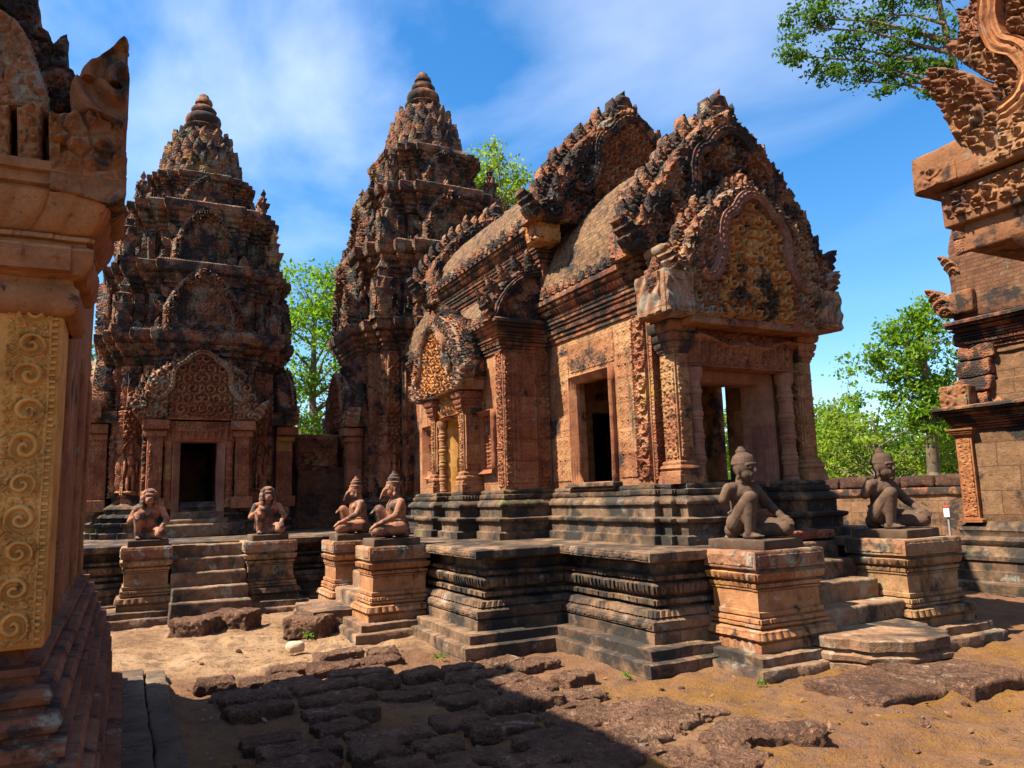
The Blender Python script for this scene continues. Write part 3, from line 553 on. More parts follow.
T = FYm(4.93); relief(mb, T, -8.44, -8.02, 1.66, 3.42, lambda u, v: lattice(u, v, .125), .024); relief(mb, T, -7.0, -6.67, 1.66, 3.42, lambda u, v: lattice(u, v, .125), .024); relief(mb, T, -8.0, -7.02, 3.0, 3.42, lambda u, v: lattice(u, v, .125), .024)
part('carved_panel', mb, M['wall'], H, er=.006, smooth=60)
mb = MB(); relief(mb, FYm(4.93), -6.65, -6.41, 1.62, 3.45, lambda u, v: chain(u+6.53, v, .22), .038); relief(mb, FX(-6.4), 4.94, 5.10, 1.62, 3.45, lambda u, v: chain(u-5.02, v, .15), .035)
part('corner_strip', mb, M['red'], H, er=.005, smooth=60)
def frame(parent, T, a0, a1, b0, b1, wds, mat, d0=.0, sill=True, name='window_frame', deep=.25):
    """stepped rectangular frame round an opening"""
    mb = MB(); off = 0
    P0 = np.array([(a0, b0), (a1, b0), (a1, b1), (a0, b1)], float); dirs = np.array([(-1, -1), (1, -1), (1, 1), (-1, 1)], float)
    rows = []
    prof = [(-.004, -deep), (-.004, d0+.015), (wds*.22, d0+.018), (wds*.24, d0+.035), (wds*.5, d0+.038), (wds*.52, d0+.055), (wds*.78, d0+.058), (wds*.8, d0+.075), (wds, d0+.078), (wds+.003, -.02)]
    for s, d in prof:
        Q = P0+dirs*s; seg = []
        for i in range(4):
            for t in np.arange(8)/8: seg.append(Q[i]*(1-t)+Q[(i+1) % 4]*t)
        seg = np.array(seg); rows.append(T(seg[:, 0], seg[:, 1], np.full(len(seg), d)))
    mb.add(np.stack(rows, 1).reshape(-1, 3), gridq(32, len(prof), True)[:, ::-1])
    return part(name, mb, mat, parent, er=.004)
wn = frame(H, FYm(4.93), -7.86, -7.14, 1.64, 2.86, .09, M['plain'], name='window_frame', deep=.05)
mb = MB(); box(mb, -8.02, -6.98, 4.80, 4.95, 1.585, 1.635); part('sill', mb, M['base'], wn, er=.006)
# door of the porch
fr = frame(H, FX(-6.40), 5.50, 6.45, 1.29, 2.70, .13, M['jamb'], d0=.06, name='door_frame')
mb = MB(); box(mb, -6.9, -6.13, 5.50, 6.45, 1.2, 1.285, bev=.02); box(mb, -6.15, -5.95, 5.45, 6.5, 1.0, 1.14, bev=.02); box(mb, -6.0, -5.72, 5.3, 6.75, .97, 1.06, bev=.02); part('threshold', mb, M['red'], H, er=.01)
for y in (5.31, 6.64): colonette(H, -6.16, y, 1.28, 2.80, .085, M['jamb'])
for y0, y1 in ((5.02, 5.20), (6.82, 7.00)):
    pilaster(H, -6.32, -6.08, y0, y1, 1.58, 3.27, M['wall'], M['rail'], 'ES', 'scroll', .026, cap=.34, base=.24)
mb = MB(); box(mb, -6.35, -6.12, 5.22, 6.78, 2.80, 3.27)
def lintf(c, hw, z0, z1):
    def f(u, v):
        x = np.abs(u-c)/hw; y = (v-z0)/(z1-z0); arc = .62-.3*np.sin(np.clip(x*2*np.pi*.9, 0, 6.3))*.35
        g = np.exp(-((y-arc)/.10)**2); pend = np.where(y < arc, .5+.5*np.cos((u-c)/.055*np.pi), 0)*np.clip(y/.3, 0, 1)
        return np.maximum.reduce([g, pend*.85*(x < .92), np.where(y > arc+.1, scroll(u, v, .09, 3)*.8, 0), np.exp(-(((u-c)/.09)**2+((y-.5)/.33)**2)*1.5), np.where((y > .93) | (y < .05), .6, 0)])
    return f
relief(mb, FX(-6.12), 5.22, 6.78, 2.80, 3.27, lintf(6.0, .78, 2.80, 3.27), .10, res=.011); part('lintel', mb, M['red'], H, er=.006, smooth=60)
# cornices
COP = [(0, -.06), (.025, -.05), (.025, -.01), (.01, 0), (.045, .012), (.05, .04), (.03, .048), (.03, .056), (.06, .065, .012, .05), (.07, .11, .014, .05), (.05, .12), (.05, .13), (.085, .14), (.09, .16), (.07, .168), (.07, .178), (.095, .185, .014, .042), (.095, .215, .014, .042), (.08, .222), (.11, .235), (.12, .262), (.10, .27), (.10, .282), (.14, .30, .012, .06), (.165, .345, .016, .06), (.14, .355), (.14, .368), (.19, .385), (.205, .41), (.185, .418), (.185, .43), (.215, .44, .008, .05), (.215, .49, .01, .05), (.19, .515), (.15, .53), (.13, .54)]
def cornice(parent, poly, z, s=1., mat=None, res=.03, name='cornice', hz=1.):
    mb = MB(); sweep(mb, poly, [(p[0]*s, z+p[1]*hz, *p[2:]) for p in COP], res=min(res, .02)); return part(name, mb, mat or M['rail'], parent, er=.008, smooth=40)
cornice(H, [(-6.42, 4.93), (-6.42, 7.07), (-8.7, 7.07), (-8.7, 4.93)], 3.5)
def roof(parent, x0, x1, yc, pts, mat, name='roof'):
    P = smoothline(pts, 6); full = np.concatenate([[(yc-h, z) for h, z in P], [(yc+h, z) for h, z in P[::-1][1:]]]); nx_ = max(2, int((x1-x0)/.045)); X = np.linspace(x0, x1, nx_)
    F = np.concatenate([np.linspace(full[i], full[i+1], 4)[:-1] for i in range(len(full)-1)]+[full[-1:]])
    g = .010*np.abs(np.sin(X/.11*np.pi)); t = np.gradient(F, axis=0); t /= np.linalg.norm(t, axis=1, keepdims=True)+1e-9
    V = np.zeros((nx_, len(F), 3)); V[..., 0] = X[:, None]; V[..., 1] = F[None, :, 0]-t[None, :, 1]*g[:, None]; V[..., 2] = F[None, :, 1]+t[None, :, 0]*g[:, None]
    mb = MB(); mb.add(V.reshape(-1, 3), gridq(nx_, len(F))[:, ::-1]); return part(name, mb, mat, parent, er=.026, ers=.3, smooth=50)
roof(H, -8.45, -6.40, Y0, [(1.20, 4.03), (1.17, 4.25), (1.06, 4.6), (.86, 5.0), (.56, 5.36), (.25, 5.58), (0, 5.66)], M['roof'])
roof(H, -12.1, -8.30, Y0, [(1.34, 5.05), (1.28, 5.25), (1.1, 5.6), (.84, 5.92), (.52, 6.18), (.22, 6.32), (0, 6.36)], M['roof'])
def antefixes(parent, xs, y, z, h=.15, sgn='S'):
    me = None
    for i, x in enumerate(xs):
        if me is None:
            mb = MB(); leaf(mb, FYm(0), 0, 0, h*.85, h, 0, th=.05, nu=7, nv=8); me = mb.mesh('antefix', M['leaf'], (0, 0, 0), 60)
        o = bpy.data.objects.new('antefix', me); COL.objects.link(o); o.parent = parent; L = root_loc(parent); o.location = (x-L[0], y-L[1], z-L[2]); o.rotation_euler = (0, 0, vnum(i)*.15); o.scale = (1, 1, 1+.2*vnum(i+40))
antefixes(H, np.arange(-8.3, -6.5, .155), 4.76, 4.02, .15)
antefixes(H, np.arange(-12.1, -8.6, .165), 4.60, 5.03, .16)
# main hall upper walls
mb = MB(); box(mb, -12.2, -8.6, 4.8, 5.05, 1.5, 4.75, res=.4); box(mb, -12.2, -8.6, 6.95, 7.2, 1.5, 4.75, res=.4); box(mb, -12.25, -12.0, 4.82, 7.18, 1.5, 4.75, res=.4); box(mb, -8.62, -8.4, 4.81, 7.19, 4.1, 5.2, res=.3); part('upper_wall', mb, M['rail'], H, er=.008)
cornice(H, [(-8.42, 4.8), (-8.42, 7.2), (-12.2, 7.2), (-12.2, 4.8)], 4.56)
# side wing
mb = MB()
box(mb, -8.80, -8.55, 4.25, 4.95, 1.5, 3.4, res=.25); box(mb, -11.65, -11.4, 4.25, 4.95, 1.5, 3.4, res=.25)
wl = ((-9.23, -8.83), (-11.28, -10.94))
for a, b in ((-9.40, -9.23), (-8.83, -8.78), (-11.42, -11.28), (-10.94, -10.8)): box(mb, a, b, 4.25, 4.5, 1.5, 3.4, res=.25)
for a, b in wl: box(mb, a, b, 4.252, 4.5, 1.5, 1.85, res=.2); box(mb, a, b, 4.252, 4.5, 2.58, 3.398, res=.2)
box(mb, -10.8, -10.15, 4.26, 4.5, 1.27, 3.39, res=.25); box(mb, -9.55, -9.38, 4.26, 4.5, 1.27, 3.39, res=.25); box(mb, -10.15, -9.55, 4.262, 4.5, 2.66, 3.388, res=.25)
part('wing_wall', mb, M['wall'], H, er=.006)
mb = MB(); relief(mb, FX(-8.55), 4.40, 4.72, 1.66, 3.36, lambda u, v: lattice(u, v, .12), .03); part('carved_panel', mb, M['red'], H, er=.005, smooth=60)
mb = MB(); relief(mb, FX(-8.55), 4.26, 4.39, 1.62, 3.38, lambda u, v: scroll(u, v, .065, 4), .035); relief(mb, FX(-8.55), 4.73, 4.92, 1.62, 3.45, lambda u, v: chain(u-4.825, v, .18), .035); relief(mb, FYm(4.25), -8.72, -8.56, 1.62, 3.38, lambda u, v: scroll(u, v, .065, 4), .035)
part('corner_strip', mb, M['red'], H, er=.005, smooth=60)
cornice(H, [(-8.55, 4.25), (-8.55, 4.95), (-11.65, 4.95), (-11.65, 4.25)], 3.40, .8, hz=.72)
for a, b in wl:
    fr_ = frame(H, FYm(4.25), a, b, 1.86, 2.58, .055, M['plain'], name='baluster_window')
    k = 4
    for i in range(k):
        x = a+(i+.5)/k*(b-a); pr = [(.8, 0)]
        for q in range(7): z = q/7; pr += [(.72, z+.01), (1.0, z+.05), (.72, z+.09), (.9, z+.12)]
        mb = MB(); lathe(mb, (x, 4.33, 1.86), [(p[0]*(b-a)/k*.5, p[1]*.72) for p in pr]+[(.03, .72)], 8); part('baluster', mb, M['red'], fr_, smooth=40)
# lean-to roof over the wing, quarter gable at its east end
pts = smoothline([(4.10, 3.74), (4.18, 3.95), (4.38, 4.22), (4.62, 4.4), (4.82, 4.48)], 5); X = np.linspace(-11.8, -8.5, 60)
V = np.zeros((60, len(pts), 3)); V[..., 0] = X[:, None]; V[..., 1] = pts[None, :, 0]; V[..., 2] = pts[None, :, 1]; mb = MB(); mb.add(V.reshape(-1, 3), gridq(60, len(pts))); part('wing_roof', mb, M['roof'], H, er=.02, smooth=50)
antefixes(H, np.arange(-9.2, -8.55, .13), 4.10, 3.74, .14); antefixes(H, np.arange(-11.6, -11.0, .13), 4.10, 3.74, .14)
q = [(4.02, 3.74), (4.95, 3.74), (4.95, 4.62), (4.7, 4.58), (4.45, 4.42), (4.22, 4.2), (4.08, 3.98)]
mb = MB(); extrude(mb, FX(-8.50), q, -.2, 0); relief_mask(mb, FX(-8.50), q, lambda a, b: scroll(a, b, .1, 6), .04); band(mb, FX(-8.5), [(4.13, 3.76), (4.2, 3.98), (4.42, 4.25), (4.68, 4.40), (4.95, 4.44)], .1, .09)
for (a, b), an in zip(((4.08, 3.98), (4.2, 4.16), (4.36, 4.32), (4.54, 4.45), (4.72, 4.54)), (-.9, -.8, -.65, -.5, -.3)): leaf(mb, FX(-8.55), a, b, .17, .24, an, th=.06)
nagahead(mb, FX(-8.5), 4.1, 3.74, .16, .3, -1, th=.14, d=.02)
part('quarter_gable', mb, M['leaf'], H, er=.01, smooth=50)
# south door of the hall
for x0, x1 in ((-10.46, -10.32), (-9.40, -9.26)): pilaster(H, x0, x1, 4.0, 4.3, 1.58, 2.92, M['wall'], M['red'], 'ES', 'scroll', .030, cap=.28)
fr = frame(H, FYm(4.26), -10.13, -9.57, 1.29, 2.60, .08, M['gold'], d0=.05, name='door_frame')
for x in (-10.245, -9.465): colonette(H, x, 4.10, 1.28, 2.62, .065, M['wall'])
mb = MB(); box(mb, -10.50, -9.22, 4.06, 4.3, 2.62, 2.96); relief(mb, FYm(4.06), -10.34, -9.40, 2.64, 2.95, lintf(-9.87, .47, 2.64, 2.95), .07); part('lintel', mb, M['tymp'], H, er=.006, smooth=60)
mb = MB(); box(mb, -10.14, -9.56, 4.28, 4.6, 1.22, 1.29); box(mb, -10.17, -9.53, 3.95, 4.3, 1.1, 1.2); part('threshold', mb, M['step'], H, er=.01)
mb = MB(); box(mb, -10.6, -9.6, 5.1, 5.2, 1.3, 2.8); part('inner_partition', mb, M['inner'], H)
pediment(H, FYm(3.90), -9.98, [(.92, 2.94), (.94, 3.2), (.90, 3.45), (.82, 3.70), (.66, 3.92), (.44, 4.10), (.2, 4.22), (0, 4.30)], .36, (.56, 1.0), M['tymp'], band_w=.09, crest=.13, naga=.2, tamp=.06, tcell=.10, apex=.26)
# gables of the vaults
big = [(1.44, 3.98), (1.44, 4.3), (1.33, 4.5), (1.22, 4.8), (1.02, 5.1), (.84, 5.4), (.64, 5.62), (.44, 5.84), (.26, 5.98), (.12, 6.08), (0, 6.16)]
g1 = pediment(H, FX(-6.12), 6.02, big, .32, (.74, 1.60), M['leaf'], band_w=.15, crest=.22, frame_mat=M['leaf'], naga=.27, tcell=.13, apex=.42)
small = [(1.22, 3.28), (1.24, 3.7), (1.14, 3.92), (1.02, 4.05), (.94, 4.3), (.80, 4.5), (.62, 4.68), (.42, 4.86), (.2, 4.98), (0, 5.05)]
def figtymp(c, z0):
    def f(a, b):
        x = a-c; y = b-z0
        def el(cx, cy, rx, ry): return np.clip(1-((x-cx)/rx)**2-((y-cy)/ry)**2, 0, 1)**.5
        x, y = x/.72, y/.72; x = x; fig = np.maximum.reduce([np.clip(1-((x-cx)/rx)**2-((y-cy)/ry)**2, 0, 1)**.5 for cx, cy, rx, ry in ((0, .98, .055, .07), (0, .80, .10, .12), (-.13, .76, .05, .12), (.13, .76, .05, .12), (-.1, .62, .14, .06), (.1, .62, .14, .06), (-.16, .36, .1, .1), (.16, .36, .1, .1), (0, .36, .09, .16), (0, .1, .2, .08))])
        sc_ = spiral(a, b, .15, c); return np.where(fig > .08, .25+.6*fig+.35*sc_, sc_)
    return f
g2 = pediment(H, FX(-5.86), 6.0, small, .28, (.60, 1.42), M['tymp'], band_w=.13, crest=.17, tamp=.075, tcell=.105, apex=.32, res=.011, tympf=figtymp(6.0, 3.55), tint=M['jamb'])
for sg in (-1, 1):
    mb = MB(); c = 6.0+sg*1.09; box(mb, -6.28, -5.80, c-.19, c+.19, 3.28, 3.74, bev=.02)
    relief(mb, FX(-5.80), c-.18, c+.18, 3.29, 3.73, lambda a, b: .5+.5*np.cos(np.hypot((a-c-sg*.15)/.2, (b-3.3)/.35)*11+sg*2*np.arctan2(b-3.28, (a-c)+.001)), .03, res=.01)
    if sg < 0: relief(mb, FYm(c-.19), -6.26, -5.86, 3.29, 3.73, lambda a, b: .5+.5*np.cos(np.hypot((a+5.9)/.25, (b-3.3)/.35)*11), .03, res=.01)
    nagahead(mb, FX(-5.82), c+sg*.02, 3.72, .17, .27, sg, th=.3, d=0)
    part('serpent_head', mb, M['ped_frame'], g2, er=.012, smooth=50)
mb = MB(); box(mb, -6.3, -5.83, 5.06, 6.94, 3.21, 3.285, bev=.02); part('dentil_rail', mb, M['red'], g2, er=.006)
tall = [(1.6, 4.98), (1.56, 5.2), (1.36, 5.35), (1.28, 5.7), (1.12, 6.0), (.94, 6.28), (.74, 6.5), (.52, 6.72), (.34, 6.9), (.16, 7.02), (0, 7.1)]
pediment(H, FX(-7.95), 6.02, tall, .36, (.74, 1.62), M['red'], band_w=.15, crest=.23, frame_mat=M['leaf'], naga=.25, tcell=.13, apex=.46)
west = [(1.62, 4.95), (1.62, 5.25), (1.50, 5.45), (1.36, 5.75), (1.18, 6.05), (1.0, 6.3), (.80, 6.5), (.6, 6.68), (.38, 6.84), (.18, 6.92), (0, 7.0)]
pediment(H, FX(-12.05), 6.0, west, .3, (.74, 1.5), M['leaf'], band_w=.15, crest=.23, frame_mat=M['leaf'], naga=.25, tcell=.13, apex=.46)
# yellow corner stones with leaf finials where the roofs step
def cornerfix(x, y, z, mat, lab):
    mb = MB(); box(mb, x-.16, x+.16, y-.15, y+.2, z, z+.34, bev=.03); relief(mb, FX(x+.16), y-.14, y+.19, z+.02, z+.32, lambda u, v: scroll(u, v, .12, 2), .03); relief(mb, FYm(y-.15), x-.15, x+.15, z+.02, z+.32, lambda u, v: scroll(u, v, .12, 2), .03)
    q = part('corner_block', mb, mat, H, er=.012, smooth=60, label=lab); mb = MB(); leaf(mb, FX(x+.02), y, z+.30, .34, .55, 0, th=.16); leaf(mb, FYm(y), x, z+.30, .34, .5, 0, th=.14); leaf(mb, FX(x+.14), y+.02, z+.30, .2, .36, 0, th=.07); part('leaf_finial', mb, M['leaf'], q, er=.012, smooth=60)
cornerfix(-8.22, 4.72, 4.74, M['tymp'], 'ochre corner block under a dark leaf finial')
cornerfix(-6.45, 4.78, 4.0, M['ped_frame'], 'pale lichen covered corner block')
cornerfix(-12.0, 4.68, 4.80, M['leaf'], 'dark corner block')
# vestibule between hall and central tower
mb = MB(); sweep(mb, [(-12.2, 5.1), (-12.2, 6.9), (-14.4, 6.9), (-14.4, 5.1)], [(p[0], ZT+p[1], *p[2:]) for p in BP]+[(0, 3.9)], res=.05, cap=False); part('vestibule_wall', mb, M['towerlow'], H, er=.008)
cornice(H, [(-12.2, 5.1), (-12.2, 6.9), (-14.4, 6.9), (-14.4, 5.1)], 3.9)
roof(H, -14.5, -12.2, Y0, [(1.05, 4.42), (1.0, 4.7), (.8, 5.1), (.5, 5.4), (.2, 5.56), (0, 5.6)], M['roof'], 'vestibule_roof')

# ------------------------------------------------------------------ towers
def redent(cx, cy, h, c=.40, c2=.62, h1=.90, k=.80, slot=None):
    q = [(h, c*h), (h1*h, c*h), (h1*h, c2*h), (k*h, c2*h), (k*h, k*h), (c2*h, k*h), (c2*h, h1*h), (c*h, h1*h), (c*h, h)]
    pts = []
    for r in range(4):
        for x, y in q:
            for _ in range(r): x, y = -y, x
            pts.append((x, y))
    if slot:
        w_, d = slot; pts = pts+[(h, -w_), (h-d, -w_), (h-d, w_), (h, w_)]
    return [(cx+x, cy+y) for x, y in pts]
def ruin(mb, c, amp, cell=(.42, .26), seed=0):
    """weather a tower: blocks shifted in and out, broken edges"""
    for i, V in enumerate(mb.V):
        d = V[:, :2]-np.array(c); ang = np.arctan2(d[:, 1], d[:, 0]); r = np.linalg.norm(d, axis=1)
        iz = np.floor(V[:, 2]/cell[1]); ia = np.floor(V[:, 0]/cell[0]+iz*.5); ib = np.floor(V[:, 1]/cell[0]+iz*.5)
        k = hsh(ia, ib, iz, seed)-.5; k2 = hsh(ia, ib, iz, seed+7)
        out = amp*k*1.4-amp*2.2*(k2 > .93)
        V[:, :2] += d/np.maximum(r, .3)[:, None]*out[:, None]
TB = [(.30, 0), (.30, .12), (.22, .13), (.22, .24), (.25, .26), (.25, .32), (.14, .34), (.14, .42), (.18, .44, .02, .06), (.14, .50, .02, .06), (.10, .52), (.10, .60), (.12, .62, .015, .05), (.06, .68, .015, .05), (.04, .70), (0, .74)]
TC = [(0, 0), (.03, .02), (.03, .08), (.07, .10), (.07, .16), (.05, .18), (.10, .20, .015, .07), (.10, .26, .015, .07), (.10, .28), (.17, .32), (.20, .40), (.16, .42), (.24, .46), (.27, .54), (.27, .66), (.22, .70)]
def tower(name, label, cx, cy, spec, zs, hs, apexz, door, sides):
    """hs: half width of the body and each tier; zs: start heights; last tier is the lotus bud"""
    o = thing('sanctuary_tower', label, 'tower', (cx, cy, ZT), 'carved sandstone sanctuary towers')
    h = hs[0]; zb = ZT; ztop = zs[1]-.62
    dz = zb+.45
    mb = MB(); sweep(mb, redent(cx, cy, h), [(p[0], zb+p[1]*.8, *p[2:]) for p in TB], res=.04, cap=True); ruin(mb, (cx, cy), .012); part('moulded_base', mb, M['base'], o, er=.012, smooth=50)
    mb = MB(); d0 = zb+.58; dtop = 2.62
    sweep(mb, redent(cx, cy, h, slot=(door, 2.3) if door else None), [(0, d0)]+[(0, d0+(dtop-d0)*i/8) for i in range(1, 9)], res=.06)
    sweep(mb, redent(cx, cy, h), [(0, dtop+(ztop-dtop)*i/6) for i in range(7)], res=.06, cap=False); part('tower_body', mb, M['towerlow'], o, er=.01, smooth=50)
    for T, c in ((FX(cx+.9*h), cy), (FYm(cy-.9*h), cx)):
        for sg in (-1, 1): a_, b_ = sorted((c+sg*.42*h, c+sg*.61*h)); mb = MB(); relief(mb, T, a_, b_, zb+.68, ztop, lambda u, v: .5+.5*scroll(u, v, .10, 6), .08, res=.018); part('pier_carving', mb, M['towerlow'], o, er=.006, smooth=60)
    for T, c in ((FX(cx+.8*h), cy), (FYm(cy-.8*h), cx)):
        for sg in (-1, 1): a_, b_ = sorted((c+sg*.63*h, c+sg*.79*h)); mb = MB(); relief(mb, T, a_, b_, zb+2.25, ztop, lambda u, v: .4+.6*chain(u-(a_+b_)/2, v, b_-a_), .08, res=.018); part('pier_carving', mb, M['towerlow'], o, er=.006, smooth=60)
    # figures in niches on the corner piers
    k = .71*h; z0 = zb+.72
    def dv(T, c):
        mb = MB(); relief(mb, T, c-.16, c+.16, z0, z0+1.5, lambda u, v: np.where(v < z0+.95, devata(u-c, v-z0-.05, .9), scroll(u, v, .09, 3)), .11, res=.016); part('niche_figure', mb, M['red'], o, er=.005, smooth=60)
    for sg in (-1, 1): dv(FX(cx+.80*h), cy+sg*k)
    for sg in (-1, 1): dv(FYm(cy-.80*h), cx+sg*k)
    for sd in sides:
        if sd == 'E': T = FX(cx+h+.25); c = cy; Tb = lambda a0, a1, b0, b1, d0_, d1: (cx+h+.25+d0_, cx+h+.25+d1, a0, a1, b0, b1)
        elif sd == 'S': T = FYm(cy-h-.25); c = cx; Tb = lambda a0, a1, b0, b1, d0_, d1: (a0, a1, cy-h-.25-d1, cy-h-.25-d0_, b0, b1)
        else: T = FYp(cy+h+.25); c = -cx; Tb = lambda a0, a1, b0, b1, d0_, d1: (-a1, -a0, cy+h+.25+d0_, cy+h+.25+d1, b0, b1)
        dd = door or .3; zl = 2.62
        op = sd == 'E' and door
        mb = MB()
        for sg in (-1, 1):
            a, b = sorted((c+sg*(dd+.26), c+sg*(dd+.50))); box(mb, *Tb(a, b, d0, zl+.35, -.3, .0), bev=.012)
            relief(mb, T, a+.01, b-.01, d0+.1, zl+.05, lambda u, v: scroll(u, v, .08, 6), .025, res=.016)
            box(mb, *Tb(a-.05, b+.05, zl+.08, zl+.18, -.3, .05)); box(mb, *Tb(a-.09, b+.09, zl+.2, zl+.36, -.3, .1)); box(mb, *Tb(a-.06, b+.06, d0-.12, d0+.08, -.3, .06))
        box(mb, *Tb(c-dd-.26, c+dd+.26, zl, zl+.36, -.3, -.06)); relief(mb, lambda a, b, d: T(a, b, d-.06), c-dd-.26, c+dd+.26, zl+.02, zl+.36, lintf(c, dd+.26, zl, zl+.36), .05, res=.014)
        q_ = part('portal' if op else 'false_door', mb, M['red'], o, er=.01, smooth=50)
        T2 = lambda a, b, d, T=T: T(a, b, d-.16)
        if op: frame(o, T2, c-dd+.02, c+dd-.02, zb+.42, zl, .12, M['jamb'], d0=.02, name='door_frame')
        else:
            mb = MB(); box(mb, *Tb(c-dd-.1, c+dd+.1, d0-.1, zl, -.4, -.14)); relief(mb, lambda a, b, d, T=T: T(a, b, d-.14), c-dd, c+dd, d0, zl, lambda u, v: chain(u-c, v, dd*1.6), .03, res=.02); part('door_panel', mb, M['red'], q_, er=.006, smooth=60)
        for sg in (-1, 1):
            a = c+sg*(dd+.17); xx, yy = {'E': (cx+h+.14, a), 'S': (a, cy-h-.14), 'N': (-a, cy+h+.14)}[sd]
            colonette(q_, xx, yy, d0-.1, zl, .07, M['red'])
        s_ = (zs[1]-3.0)
        pediment(o, T, c, [(1.0, 3.0), (1.02, 3.3), (.96, 3.6), (.86, 3.88), (.64, 4.08), (.4, 4.24), (.18, 4.34), (0, 4.42)], .42, (.60, 1.2), M['red'], band_w=.1, crest=.15, naga=.26, tamp=.08, tcell=.14, apex=.28, res=.018, frame_mat=M['ped_frame'])
        if op:
            mb = MB(); box(mb, *Tb(c-dd-.1, c+dd+.1, zb, zb+.42, -.6, .0), bev=.02); box(mb, *Tb(c-.75, c+.75, zb, zb+.22, -.1, .36), bev=.03); box(mb, *Tb(c-.55, c+.5, zb+.02, zb+.3, -.1, .2), bev=.03); part('threshold', mb, M['step'], o, er=.015)
    # tiers
    def corn(zc, hc, s, er, nm='cornice'):
        mb = MB(); sweep(mb, redent(cx, cy, hc), [(p[0]*s, zc+p[1]*s*.95, *p[2:]) for p in TC], res=.045); ruin(mb, (cx, cy), .022, (.38, .3)); part(nm, mb, M['tower'], o, er=er*.5, smooth=35)
    corn(ztop, h, .95, .02)
    for i in range(1, len(hs)):
        hi = hs[i]; z0 = zs[i]; z1 = zs[i+1]; Hh = z1-z0; s = Hh/1.45*1.0; zc = z1-.62*s
        mb = MB(); sweep(mb, redent(cx, cy, hi), [(.06*s, z0-.05), (.06*s, z0+.12*s), (.02, z0+.14*s), (0, z0+.2*s)]+[(0, z0+.2*s+(zc-z0-.2*s)*j/4) for j in range(1, 5)], res=.05, cap=False)
        # engaged piers and blind windows
        for T, c in ((FX(cx+hi), cy), (FYm(cy-hi), cx), (FYp(cy+hi), -cx)):
            relief(mb, T, c-.36*hi, c+.36*hi, z0+.2*s, zc, lambda u, v: np.maximum(scroll(u, v, .14*s+.03, 3)*.6, np.where(np.abs(u-c) < .14*hi, -.8, np.where(np.abs(u-c) < .2*hi, .9, 0))), .06*s, res=.025)
        for T, c in ((FX(cx+.9*hi), cy), (FYm(cy-.9*hi), cx), (FYp(cy+.9*hi), -cx)):
            for sg in (-1, 1): a_, b_ = sorted((c+sg*.43*hi, c+sg*.61*hi)); relief(mb, T, a_, b_, z0+.2*s, zc, lambda u, v: .7+.3*scroll(u, v, .1*s, 3), .07*s, res=.03)
        for T, c in ((FX(cx+.8*hi), cy), (FYm(cy-.8*hi), cx), (FYp(cy+.8*hi), -cx)):
            for sg in (-1, 1): a_, b_ = sorted((c+sg*.65*hi, c+sg*.79*hi)); relief(mb, T, a_, b_, z0+.2*s, zc, lambda u, v: .6+.4*chain(u-a_, v, .14*hi), .08*s, res=.025)
        ruin(mb, (cx, cy), .016, (.36, .24), i); part('tier_wall', mb, M['tower'], o, er=.010, smooth=35)
        corn(zc, hi, s, .022)
        prev = hs[i-1]
        # small gables centred on each face of the tier, standing on the cornice below
        for T, c in ((FX(cx+hi+.20*s), cy), (FYm(cy-hi-.20*s), cx), (FYp(cy+hi+.20*s), -cx)):
            w_ = .46*hi; hf = [(w_, z0-.05), (w_*1.02, z0+.3*Hh), (w_*.86, z0+.5*Hh), (w_*.6, z0+.72*Hh), (w_*.3, z0+.88*Hh), (0, z0+.97*Hh)]
            mb = MB(); ou = mirror(hf, c); extrude(mb, T, ou, -.22*s, 0)
            al = [(c+a*w_*.8, z0+b*Hh) for a, b in ((1, .02), (.92, .32), (.7, .5), (.4, .66), (0, .76), (-.4, .66), (-.7, .5), (-.92, .32), (-1, .02))]
            relief_mask(mb, T, ou, lambda u, v: np.where(inside(u, v, al), spiral(u, v, .16*s+.02, c)*.4, .7+spiral(u, v, .14*s+.02, c)), .09*s, res=.024)
            band(mb, T, al, .09*s, .07*s, 2, 3)
            for sg in (-1, 1):
                for a, b, an in ((.98, .34, .8), (.86, .54, .6), (.56, .76, .45)): leaf(mb, T, c+sg*a*w_, z0+b*Hh-.06, .2*s, .3*s, sg*an, th=.06*s, d=-.1*s)
            leaf(mb, T, c, z0+.86*Hh, .26*s, .4*s, 0, th=.07*s, d=-.1*s)
            part('tier_gable', mb, M['tower'], o, er=.012, smooth=40)
        # upright leaf antefixes along the cornice below
        ml = None; hp_ = .80*prev+.2*s; L = (cx, cy, ZT); na = 0
        for fx, fy, rz in ((1, 0, 0), (0, -1, -math.pi/2), (0, 1, math.pi/2)):
            for q in range(-3, 4):
                if abs(q) < 2 and i < 3: continue
                off = q/3.6*prev*.86; rad = prev*(.90 if abs(off) < .6*prev else .80)+.17*s
                if ml is None:
                    mb = MB(); leaf(mb, FX(0), 0, 0, .2*s+.03, .30*s+.03, 0, th=.06, nu=7, nv=7); ml = mb.mesh('antefix', M['tower'], (0, 0, 0), 50, er=.01)
                q_ = bpy.data.objects.new('antefix', ml); COL.objects.link(q_); q_.parent = o; q_.location = (fx*rad-fy*off*0+(off if fx == 0 else 0), fy*rad+(off if fy == 0 else 0), z0-.03-ZT); q_.rotation_euler = (0, 0, rz); q_.scale = (1, 1, 1+.25*vnum(q+i*9))
        # corner antefixes: miniature shrines standing at the corners
        me = None; L = (cx, cy, ZT)
        kk = .80*prev+.10; sz = .26*s*(.9+.3*prev/1.5); hh = Hh*.80
